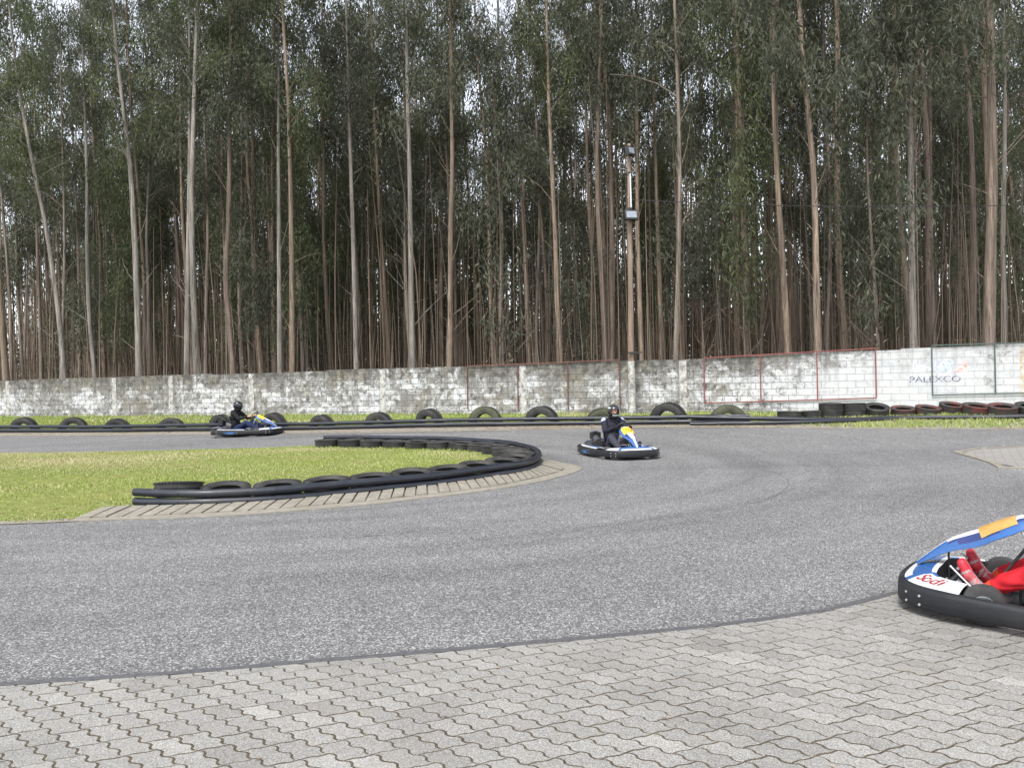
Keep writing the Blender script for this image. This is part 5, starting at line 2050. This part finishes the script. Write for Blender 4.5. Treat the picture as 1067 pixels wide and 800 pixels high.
    fixm(mb.build('steering_wheel', M['dark_metal'], root, smooth=50))
    mb = MB()
    mb.tube([wc - ax * 0.02, (0, 0.62, 0.14)], 0.010, 8, 0)
    mb.build('steering_column', M['dark_metal'], root, smooth=50)
    for sx in (-1, 1):
        mb = MB()
        mb.tube([(sx * 0.10, 0.47, 0.60), (sx * 0.11, 0.36, 0.42), (sx * 0.14, 0.30, 0.09)], 0.010, 8, 0)
        mb.build('fairing_bracket', M['alu'], root, smooth=50)
    mb = MB()
    mb.tube([(0, 0.885, 0.345), (0, 0.885, 0.10)], 0.007, 8, 0)
    mb.build('fairing_stay', M['dark_metal'], root, smooth=50)
    # front fairing
    sec = [(1.085, 0.250, 0.034, 0.015), (1.02, 0.312, 0.060, 0.03), (0.94, 0.385, 0.074, 0.05), (0.86, 0.446, 0.088, 0.07), (0.78, 0.485, 0.105, 0.085), (0.70, 0.520, 0.128, 0.085), (0.63, 0.556, 0.152, 0.08), (0.56, 0.592, 0.158, 0.08), (0.49, 0.622, 0.147, 0.075), (0.445, 0.640, 0.12, 0.07), (0.42, 0.632, 0.10, 0.06)]
    sec = [tuple(s) for s in spline(sec, 3)]
    g = []
    for k, (y, z, wd, dr) in enumerate(sec):
        row = []
        for j in range(13):
            q = -1 + j / 6
            d_ = dr * abs(q) ** 2.6
            row.append((wd * q, y - d_ * 0.55, z - d_ * 0.95))
        g.append(row)

    def fair_m(i, j):
        q = abs(j - 5.5) / 6
        if q > 0.8:
            return 1
        if q > 0.6:
            return 2 if 9 < i < 20 else 1
        if i < 8:
            return 0 if q < 0.35 else 1
        if q > 0.42:
            return 2
        return 0
    mb = MB()
    mb.shell(g, 0.005, 3, lambda i, j: 3, fair_m)
    # inside of the shell is black
    nfw = len(g[0]) - 1
    for q in range(len(mb.f)):
        pass
    fair = mb.build('front_fairing', [M['k_white'], M[col], M['k_navy'], M['k_black']], root, smooth=40)
    fixm(fair)
    # number plate lying on the upper fairing
    def on_fair(q, s, lift):
        ys = [t[0] for t in sec][::-1]
        y = q
        z = float(np.interp(y, ys, [t[1] for t in sec][::-1]))
        wd = float(np.interp(y, ys, [t[2] for t in sec][::-1]))
        dr = float(np.interp(y, ys, [t[3] for t in sec][::-1]))
        d_ = dr * abs(s / wd) ** 2.6 if wd > 0 else 0
        nrm = Vector((0, 0.62, 0.78))
        return Vector((s, y - d_ * 0.55, z - d_ * 0.95)) + nrm * lift
    g = []
    for k in range(13):
        y = 0.690 - 0.215 * k / 12
        wv_ = 0.126 * (0.80 + 0.2 * math.sin(math.pi * (0.12 + 0.76 * k / 12)))
        g.append([on_fair(y, wv_ * (-1 + j / 6), 0.009) for j in range(13)])
    mb = MB()
    mb.shell(g, 0.003)
    pl_ = mb.build('number_plate', M[plate], fair, smooth=40)
    fixm(pl_)
    if number:
        yv = 0.598
        # painted strokes of the digits, following the curve of the plate
        strokes = {'1': [[(-0.018, 0.038), (0.0, 0.058), (0.0, -0.058)]],
                   '9': [[(0.030 * math.sin(q), 0.026 + 0.030 * math.cos(q)) for q in np.linspace(math.pi * 0.55, math.pi * 2.55, 20)] + [(0.028, -0.012), (0.016, -0.042), (-0.014, -0.058)]]}
        mb = MB()
        for k_, ch_ in enumerate(number):
            ox_ = (k_ - (len(number) - 1) / 2) * 0.082
            for st_ in strokes[ch_]:
                P_ = resample(st_, 0.006)[0]
                L_, R_ = offset_line(P_, 0.0095), offset_line(P_, -0.0095)
                top_ = [[on_fair(yv - q[1] * 0.82, -(q[0] + ox_), 0.0135) for q in (l_, (l_ + r_) / 2, r_)] for l_, r_ in zip(L_, R_)]
                mb.shell(top_, 0.002)
        me = mb.mesh('race_number', M['k_red'], 50)
        link('race_number', me, pl_)
    if script:
        me = text_mesh('Sodi', 0.12, M['k_red'], 0.0005, 0.35)
        # on the white left corner of the nose
        i0 = near(-0.48, 0.87)
        for v_ in me.vertices:
            along = v_.co.x
            # walk along outline
            j = i0
            ii = int(round(i0 - along / 0.032))
            x, y = OUT[ii % n]
            f = (i0 - along / 0.032) - ii
            x2, y2 = OUT[(ii + (1 if f > 0 else -1)) % n]
            x, y = x + (x2 - x) * abs(f), y + (y2 - y) * abs(f)
            nn = out_norm(ii % n)
            zt = bump_top(y)
            q = 0.42 + v_.co.y / 0.17
            q = min(0.95, max(0.02, q))
            wdt = 0.17 + 0.05 * (1 - abs(x) / 0.6)
            z = zt + 0.004 + 0.050 * math.sin(math.pi * min(1, q * 0.62)) * (0.65 + 0.7 * (1 - abs(x) / 0.62))
            v_.co = Vector((x, y, z + 0.005)) - nn * (0.012 + wdt * q)
        link('script_lettering', me, root)
    # pedals
    for sx in (-1, 1):
        mb = MB()
        mb.tube([(sx * 0.17, 0.70, 0.07), (sx * 0.175, 0.76, 0.20), (sx * 0.18, 0.80, 0.30)], 0.008, 6, 0)
        mb.tube([(sx * 0.13, 0.795, 0.285), (sx * 0.23, 0.795, 0.285)], 0.010, 6, 0)
        mb.tube([(sx * 0.13, 0.725, 0.12), (sx * 0.22, 0.725, 0.12)], 0.007, 6, 0)
        mb.tube([(sx * 0.24, 0.84, 0.30), (sx * 0.255, 0.70, 0.16), (sx * 0.25, 0.60, 0.09)], 0.008, 6, 0)
        mb.build('pedal', M['steel'], root, smooth=50)
    mb = MB()
    mb.tube([(0.0, 0.72, 0.10), (0.0, 0.80, 0.19)], 0.035, 10, 0)
    mb.tube([(-0.14, 0.88, 0.14), (0.16, 0.86, 0.15)], 0.02, 8, 0)
    mb.build('brake_cylinder', M['dark_metal'], root, smooth=50)
    # engine at right rear, tank between the legs, rear box
    mb = MB()
    mb.box((0.36, -0.52, 0.20), (0.20, 0.26, 0.20), None, 0)
    for k in range(6):
        mb.box((0.36, -0.43 + 0.0, 0.17 + k * 0.025), (0.24, 0.12, 0.008), None, 0)
    mb.tube([(0.36, -0.40, 0.29), (0.36, -0.56, 0.36)], 0.075, 12, 0)
    mb.tube([(0.45, -0.62, 0.22), (0.44, -0.80, 0.24), (0.25, -0.90, 0.25), (-0.1, -0.90, 0.25)], 0.05, 10, 0)
    mb.build('engine', M['engine'], root, bevel=0.006)
    mb = MB()
    mb.box((0.30, -0.76, 0.40), (0.22, 0.16, 0.16), None, 0)
    mb.tube([(0.30, -0.76, 0.48), (0.30, -0.76, 0.50)], 0.06, 12, 0)
    mb.build('air_box', M['k_black'], root, bevel=0.015)
    mb = MB()
    mb.box((0.0, 0.22, 0.145), (0.20, 0.26, 0.15), None, 0)
    mb.build('fuel_tank', M['engine'], root, bevel=0.02)
    # curved body plates behind the seat
    g = []
    for x in np.linspace(-0.5, 0.5, 9):
        g.append([(x, -0.70, 0.245 + 0.05 * (1 - (x / 0.5) ** 2)), (x, -0.82, 0.285 + 0.04 * (1 - (x / 0.5) ** 2)), (x, -0.94, 0.26), (x, -0.985, 0.235)])
    mb = MB()
    mb.shell(g, 0.006, 0, lambda i, j: 1 if j == 0 else 0)
    fixm(mb.build('rear_panel', [M['k_white'], M['k_navy']], root, smooth=45))
    # the seating position sits a little further back
    for ch in list(root.children):
        if ch.name.split('.')[0] in ('seat', 'steering_wheel', 'steering_column', 'fairing_bracket', 'fairing_stay', 'front_fairing', 'pedal', 'brake_cylinder'):
            for o in [ch] + list(ch.children_recursive):
                o.data.transform(Matrix.Translation((0, DY, 0)))
    return root, rz


def fixm(o):
    bm = bmesh.new()
    bm.from_mesh(o.data)
    bmesh.ops.recalc_face_normals(bm, faces=bm.faces)
    bm.to_mesh(o.data)
    bm.free()


# ------------------------------------------------------------------ drivers
def capsule(mb, a, b, ra, rb, seg=14):
    """closed tapered capsule"""
    a, b = Vector(a), Vector(b)
    d = (b - a)
    L = d.length
    d = d.normalized() if L > 1e-6 else Vector((0, 0, 1))
    pts, rad = [], []
    for k in range(5):
        t = math.pi / 2 * (1 - k / 4)
        pts.append(a - d * ra * math.sin(t)); rad.append(max(0.0008, ra * math.cos(t)))
    for k in range(5):
        t = math.pi / 2 * k / 4
        pts.append(b + d * rb * math.sin(t)); rad.append(max(0.0008, rb * math.cos(t)))
    mb.tube(pts, rad, seg, 0)


def ellipsoid(mb, c, r3, rot=None, seg=18):
    c = Vector(c)
    prof = []
    vs, fs = [], []
    n = 10
    for i in range(n + 1):
        t = math.pi * (i / n)
        t = min(math.pi - 0.02, max(0.02, t))
        for k in range(seg):
            a = 2 * math.pi * k / seg
            p = Vector((r3[0] * math.sin(t) * math.cos(a), r3[1] * math.sin(t) * math.sin(a), r3[2] * math.cos(t)))
            vs.append((rot @ p if rot is not None else p) + c)
    for i in range(n):
        for k in range(seg):
            l = (k + 1) % seg
            fs.append((i * seg + k, (i + 1) * seg + k, (i + 1) * seg + l, i * seg + l))
    fs.append(tuple(range(seg)))
    fs.append(tuple(reversed([n * seg + k for k in range(seg)])))
    mb.add(vs, fs, 0)


HEAD = Vector((0, -0.245, 0.925))


def body_mesh(voxel=0.0085):
    """seated driver in kart space as one surface; returns mesh and per-face region id
    0 torso/arms, 1 legs, 2 shoes, 3 hands, 4 skin, 5 cuffs, 6 shoulder patches"""
    mb = MB()
    bones = []

    def bone(reg, a, b, ra, rb, seg=14):
        capsule(mb, a, b, ra, rb, seg)
        bones.append((reg, Vector(a), Vector(b), max(ra, rb)))
    ellipsoid(mb, (0, -0.30, 0.20), (0.175, 0.135, 0.125)); bones.append((1, Vector((-0.06, -0.29, 0.19)), Vector((0.06, -0.29, 0.19)), 0.13))
    ellipsoid(mb, (0, -0.35, 0.38), (0.172, 0.142, 0.18)); bones.append((0, Vector((0, -0.345, 0.31)), Vector((0, -0.37, 0.45)), 0.14))
    ellipsoid(mb, (0, -0.345, 0.60), (0.198, 0.142, 0.20)); bones.append((0, Vector((-0.06, -0.345, 0.58)), Vector((0.06, -0.345, 0.58)), 0.16))
    ellipsoid(mb, (0, -0.33, 0.745), (0.175, 0.088, 0.078)); bones.append((0, Vector((-0.1, -0.33, 0.71)), Vector((0.1, -0.33, 0.71)), 0.08))
    bone(0, (0, -0.32, 0.75), (0, -0.285, 0.825), 0.088, 0.066)
    bone(4, (0, -0.29, 0.80), (0, -0.265, 0.87), 0.056, 0.056)
    # head with brow, nose, chin and ears inside the helmet
    ellipsoid(mb, HEAD + Vector((0, -0.015, 0.02)), (0.076, 0.095, 0.105))
    bones.append((4, HEAD + Vector((0, 0, -0.03)), HEAD + Vector((0, 0, 0.05)), 0.1))
    capsule(mb, HEAD + Vector((-0.02, 0.055, -0.075)), HEAD + Vector((0.02, 0.055, -0.075)), 0.030, 0.030)
    capsule(mb, HEAD + Vector((0, 0.078, 0.012)), HEAD + Vector((0, 0.102, -0.022)), 0.010, 0.015)
    capsule(mb, HEAD + Vector((-0.045, 0.066, 0.035)), HEAD + Vector((0.045, 0.066, 0.035)), 0.017, 0.017)
    capsule(mb, HEAD + Vector((-0.022, 0.082, -0.048)), HEAD + Vector((0.022, 0.082, -0.048)), 0.009, 0.009)
    for sx in (-1, 1):
        ellipsoid(mb, HEAD + Vector((sx * 0.078, -0.015, 0.0)), (0.012, 0.02, 0.032))
        sh, el_, wr = Vector((sx * 0.192, -0.325, 0.735)), Vector((sx * 0.272, -0.075, 0.530)), Vector((sx * 0.185, 0.185, 0.590))
        bone(6, sh, sh.lerp(el_, 0.25), 0.078, 0.072)
        bone(0, sh.lerp(el_, 0.2), el_, 0.072, 0.058)
        bone(0, el_, el_.lerp(wr, 0.82), 0.058, 0.044)
        bone(0, el_.lerp(wr, 0.55), wr.lerp(el_, 0.08), 0.043, 0.037)
        # hand on the wheel rim at the side
        wc, ax = Vector((0, 0.30, 0.60)), Vector((0, -0.80, 0.60))
        e2 = Vector((0, 0.60, 0.80))
        rp = wc + Vector((sx * 0.155, 0, 0))
        out = Vector((sx, 0, 0))
        palm = rp + out * 0.032 + ax * 0.020
        bone(3, wr, palm, 0.032, 0.034, 12)
        for fi, (o, fl, fr_) in enumerate(((0.033, 0.92, 0.0095), (0.011, 1.0, 0.010), (-0.011, 0.95, 0.0097), (-0.032, 0.80, 0.0085))):
            c = rp + e2 * o
            pts = []
            for k, aa in enumerate((-35, 25, 85, 145)):
                t = R(aa * fl if k else aa)
                rad = 0.0275
                pts.append(c + (out * math.cos(t) - ax * math.sin(t)) * rad)
            pts[0] = palm + e2 * o * 0.85 + out * 0.006
            for k in range(3):
                bone(3, pts[k], pts[k + 1], fr_ * (1.0 - 0.08 * k), fr_ * (0.94 - 0.1 * k), 8)
        tb = palm + e2 * 0.022 + ax * 0.006
        t1 = rp + ax * 0.034 + e2 * 0.045 - out * 0.004
        t2 = rp + ax * 0.026 + e2 * 0.062 - out * 0.022
        bone(3, tb, t1, 0.0135, 0.0115, 8)
        bone(3, t1, t2, 0.0115, 0.0095, 8)
        # leg
        hip, kn, an = Vector((sx * 0.095, -0.27, 0.195)), Vector((sx * 0.215, 0.135, 0.405)), Vector((sx * 0.175, 0.585, 0.185))
        bone(1, hip, hip.lerp(kn, 0.5), 0.098, 0.084)
        bone(1, hip.lerp(kn, 0.45), kn, 0.085, 0.066)
        bone(1, kn, kn.lerp(an, 0.35), 0.074, 0.073)
        bone(1, kn.lerp(an, 0.3), kn.lerp(an, 0.93), 0.074, 0.060)
        bone(5, kn.lerp(an, 0.93), an.lerp(kn, -0.01), 0.056, 0.052)
        # shoe: heel on the floor, toes up on the pedal
        heel, ball, toe = Vector((sx * 0.175, 0.655, 0.120)), Vector((sx * 0.178, 0.742, 0.232)), Vector((sx * 0.180, 0.775, 0.315))
        bone(2, an, heel.lerp(ball, 0.15), 0.043, 0.043)
        bone(2, heel, ball, 0.040, 0.041)
        bone(2, ball + Vector((0.012, 0, 0)), toe + Vector((0.010, 0, 0)), 0.040, 0.033)
        bone(2, ball - Vector((0.012, 0, 0)), toe - Vector((0.010, 0, 0)), 0.040, 0.033)
    me = mb.mesh('person', [M['suit_black']] * 9)
    o = link('person_tmp', me)
    md = o.modifiers.new('r', 'REMESH')
    md.mode = 'VOXEL'
    md.voxel_size = voxel
    md.adaptivity = 0
    s = o.modifiers.new('s', 'SMOOTH')
    s.factor = 0.5
    s.iterations = 3
    dg = bpy.context.evaluated_depsgraph_get()
    dg.update()
    out_me = bpy.data.meshes.new_from_object(o.evaluated_get(dg))
    bpy.data.objects.remove(o)
    nF = len(out_me.polygons)
    cen = np.empty(nF * 3, dtype=np.float32)
    out_me.polygons.foreach_get('center', cen)
    cen = cen.reshape(-1, 3)
    best = np.full(nF, 1e9)
    reg = np.zeros(nF, dtype=np.int32)
    for rg_, a, b, rad in bones:
        a, b = np.array(a), np.array(b)
        d = b - a
        t = np.clip(((cen - a) @ d) / max(1e-9, d @ d), 0, 1)
        dist = np.linalg.norm(cen - (a + t[:, None] * d), axis=1) - rad
        m = dist < best
        best[m] = dist[m]
        reg[m] = rg_
    nrm_ = np.empty(nF * 3, dtype=np.float32)
    out_me.polygons.foreach_get('normal', nrm_)
    nrm_ = nrm_.reshape(-1, 3)
    shoe = reg == 2
    along = (cen[:, 1] - 0.60) * 0.5 + (cen[:, 2] - 0.12) * 0.85
    side = np.abs(nrm_[:, 0]) > 0.45
    patch = side & (along > 0.085) & (along < 0.135) & (np.sin(cen[:, 1] * 190 + cen[:, 2] * 90) > -0.1)
    reg[shoe & patch] = 7
    reg[shoe & side & (along > 0.19) & (along < 0.205)] = 7
    lace = (np.abs(np.abs(cen[:, 0]) - 0.178) < 0.016) & (nrm_[:, 1] < -0.3) & (along > 0.06) & (along < 0.17)
    reg[shoe & lace & (np.sin(along * 330) > 0.3)] = 7
    reg[shoe & (nrm_[:, 1] * 0.8 - nrm_[:, 2] * 0.55 > 0.80)] = 8
    # cloth folds: small creases pushed into the surface of suit and trousers
    nV = len(out_me.vertices)
    co = np.empty(nV * 3, dtype=np.float32)
    out_me.vertices.foreach_get('co', co)
    co = co.reshape(-1, 3)
    no = np.empty(nV * 3, dtype=np.float32)
    out_me.vertices.foreach_get('normal', no)
    no = no.reshape(-1, 3)
    vreg = np.zeros(nV, dtype=np.int32)
    for p, rg_ in zip(out_me.polygons, reg):
        for vi in p.vertices:
            vreg[vi] = rg_
    for sx in (-1, 1):
        dd = np.linalg.norm(cen - np.array([sx * 0.235, -0.30, 0.775]), axis=1)
        reg[(dd < 0.062) & (reg == 6)] = 9
        reg[(dd < 0.062) & (reg == 0)] = 9
    reg[reg == 6] = 0
    reg[reg == 9] = 6
    x, y, z = co.T
    fold = np.sin(34 * y + 24 * z + 6 * np.sin(20 * x + 9 * z)) * np.sin(19 * z - 13 * y + 4 * np.sin(15 * y)) + 0.5 * np.sin(88 * z + 21 * y + 6 * np.sin(40 * x))
    amp = np.where((vreg == 0) | (vreg == 1) | (vreg == 6), np.where(vreg == 1, 0.0055, 0.0036), 0.0)
    co = co + no * (fold * amp)[:, None]
    co[:, 1] += DY
    out_me.vertices.foreach_set('co', co.astype(np.float32).ravel())
    out_me.polygons.foreach_set('use_smooth', np.ones(nF, dtype=bool))
    out_me.polygons.foreach_set('material_index', reg)
    out_me.update()
    return out_me


BODY = body_mesh()


def helmet(parent, shell_mat, band_mat, visor_up, yaw):
    """full-face helmet with eye port, chin bar, visor and peak band"""
    c = HEAD + Vector((0, -0.012 + DY, 0.025))
    rot = Matrix.Rotation(yaw, 3, 'Z')
    g = []
    nu, nv = 34, 22
    rx, ry, rzz = 0.128, 0.150, 0.146
    vs, fs, ms = [], [], []
    for i in range(nv + 1):
        th = math.pi * 0.02 + (math.pi * 0.86 - math.pi * 0.02) * i / nv
        for k in range(nu):
            a = 2 * math.pi * k / nu
            sx_, sy_ = math.cos(a), math.sin(a)
            # stretch the chin bar forward and down
            p = Vector((rx * math.sin(th) * sx_, ry * math.sin(th) * sy_, rzz * math.cos(th)))
            if p.z < -0.02 and p.y > 0:
                p.y += 0.018 * min(1, (-p.z - 0.02) / 0.05)
            vs.append(c + rot @ p)

    def port(i, k):
        th = math.pi * 0.02 + (math.pi * 0.84) * (i + 0.5) / nv
        a = 2 * math.pi * (k + 0.5) / nu
        zc = rzz * math.cos(th)
        return math.sin(a) > 0.42 and -0.040 < zc < 0.058
    shell_f, mid = [], []
    for i in range(nv):
        th = math.pi * 0.02 + (math.pi * 0.84) * (i + 0.5) / nv
        for k in range(nu):
            if port(i, k):
                continue
            l = (k + 1) % nu
            shell_f.append((i * nu + k, (i + 1) * nu + k, (i + 1) * nu + l, i * nu + l))
            zc = rzz * math.cos(th)
            a = 2 * math.pi * (k + 0.5) / nu
            mid.append(1 if (0.055 < zc < 0.085 and abs(math.sin(a)) < 0.93) or (zc < -0.075 and math.sin(a) > 0.6) else 0)
    mb = MB()
    mb.add(vs, shell_f, 0)
    mb.m = mid
    top = [c + rot @ Vector((0.0, 0, rzz))]
    mb.add([vs[k] for k in range(nu)], [tuple(range(nu))], 0)
    me = mb.mesh('helmet', [shell_mat, band_mat], 60)
    bm = bmesh.new(); bm.from_mesh(me)
    bmesh.ops.remove_doubles(bm, verts=bm.verts, dist=1e-5)
    bmesh.ops.recalc_face_normals(bm, faces=bm.faces)
    bm.to_mesh(me); bm.free()
    h = link('helmet', me, parent)
    sd = h.modifiers.new('thickness', 'SOLIDIFY')
    sd.thickness = 0.014
    sd.offset = -1
    # visor: curved sheet over (or raised above) the port
    g = []
    lo, hi = ((-0.046, 0.064) if not visor_up else (0.046, 0.118))
    for i in range(7):
        z = lo + (hi - lo) * i / 6
        row = []
        th = math.acos(max(-1, min(1, z / (rzz + 0.004))))
        for k in range(13):
            a = R(18) + R(144) * k / 12
            p = Vector(((rx + 0.005) * math.sin(th) * math.cos(a), (ry + 0.007) * math.sin(th) * math.sin(a), z))
            row.append(c + rot @ p)
        g.append(row)
    mb = MB()
    mb.shell(g, 0.003)
    v_ = mb.build('visor', M['visor'], h, smooth=60)
    fixm(v_)
    # collar pad under the chin
    mb = MB()
    mb.tube([c + rot @ Vector((0.098 * math.cos(a), 0.112 * math.sin(a) + 0.004, -0.128)) for a in np.linspace(0, 2 * math.pi, 24, endpoint=False)], 0.020, 8, 0, closed=True)
    mb.build('chin_padding', M['suit_black'], h, smooth=60)
    return h


def driver(loc, rz, label, mats, shell_mat, band_mat, visor_up, yaw):
    me = BODY.copy()
    while len(me.materials) < len(mats):
        me.materials.append(None)
    for i_, m in enumerate(mats):
        me.materials[i_] = M[m]
    o = link('person', me)
    o.location = loc
    o.rotation_euler = (0, 0, rz)
    tag(o, label, 'person', 'kart drivers')
    helmet(o, shell_mat, band_mat, visor_up, yaw)
    return o


# kart numbered 19, turning towards the camera in mid track
a19 = R(13)
x, y = G(646.5, 474.8)
l19 = (x, y, terrain(x, y) + 0.004)
h19 = (math.sin(a19), -math.cos(a19))
k, rz = kart(l19, h19, 'white and blue go-kart with yellow number plate 19 coming round the bend', 'k_blue', 'k_yellow', '19', roll=-0.18)
driver(l19, rz, 'person in black race suit and black open helmet driving the kart numbered 19', ['suit_dark', 'grey_trousers', 'suit_black', 'suit_black', 'skin', 'grey_trousers', 'suit_patch', 'suit_black', 'suit_black'], M['helmet_black'], M['helmet_white'], True, 0.25)

# far kart running to the right along the back straight
x, y = G(259.5, 453.0)
l2 = (x, y, terrain(x, y) + 0.004)
h2 = Vector((0.985, -0.17)).normalized()
k, rz = kart(l2, (h2.x, h2.y), 'dark go-kart with blue white nose and yellow plate on the far straight at left', 'k_blue', 'k_yellow')
driver(l2, rz, 'person in black hooded top and blue jeans driving the far kart at left', ['suit_black', 'jeans', 'suit_black', 'skin', 'skin', 'jeans', 'suit_black', 'suit_black', 'suit_black'], M['helmet_black'], M['helmet_black'], False, 0.05)

# nearest kart, leaving the paved apron at the right edge
h3 = Vector((-0.78, 0.626)).normalized()
l3 = (3.655, 4.94, 0.009)
k, rz = kart(l3, (h3.x, h3.y), 'blue and white go-kart with black bumper cut by the right edge on the block paving', 'k_blue', 'k_orange', None, True, roll=0.1)
driver(l3, rz, 'person in red race suit, red gloves and red shoes driving the nearest kart', ['suit_red', 'suit_red', 'shoe_red', 'glove_red', 'skin', 'suit_cuff', 'suit_red', 'shoe_grey', 'shoe_sole'], M['helmet_red'], M['helmet_white'], False, 0.0)
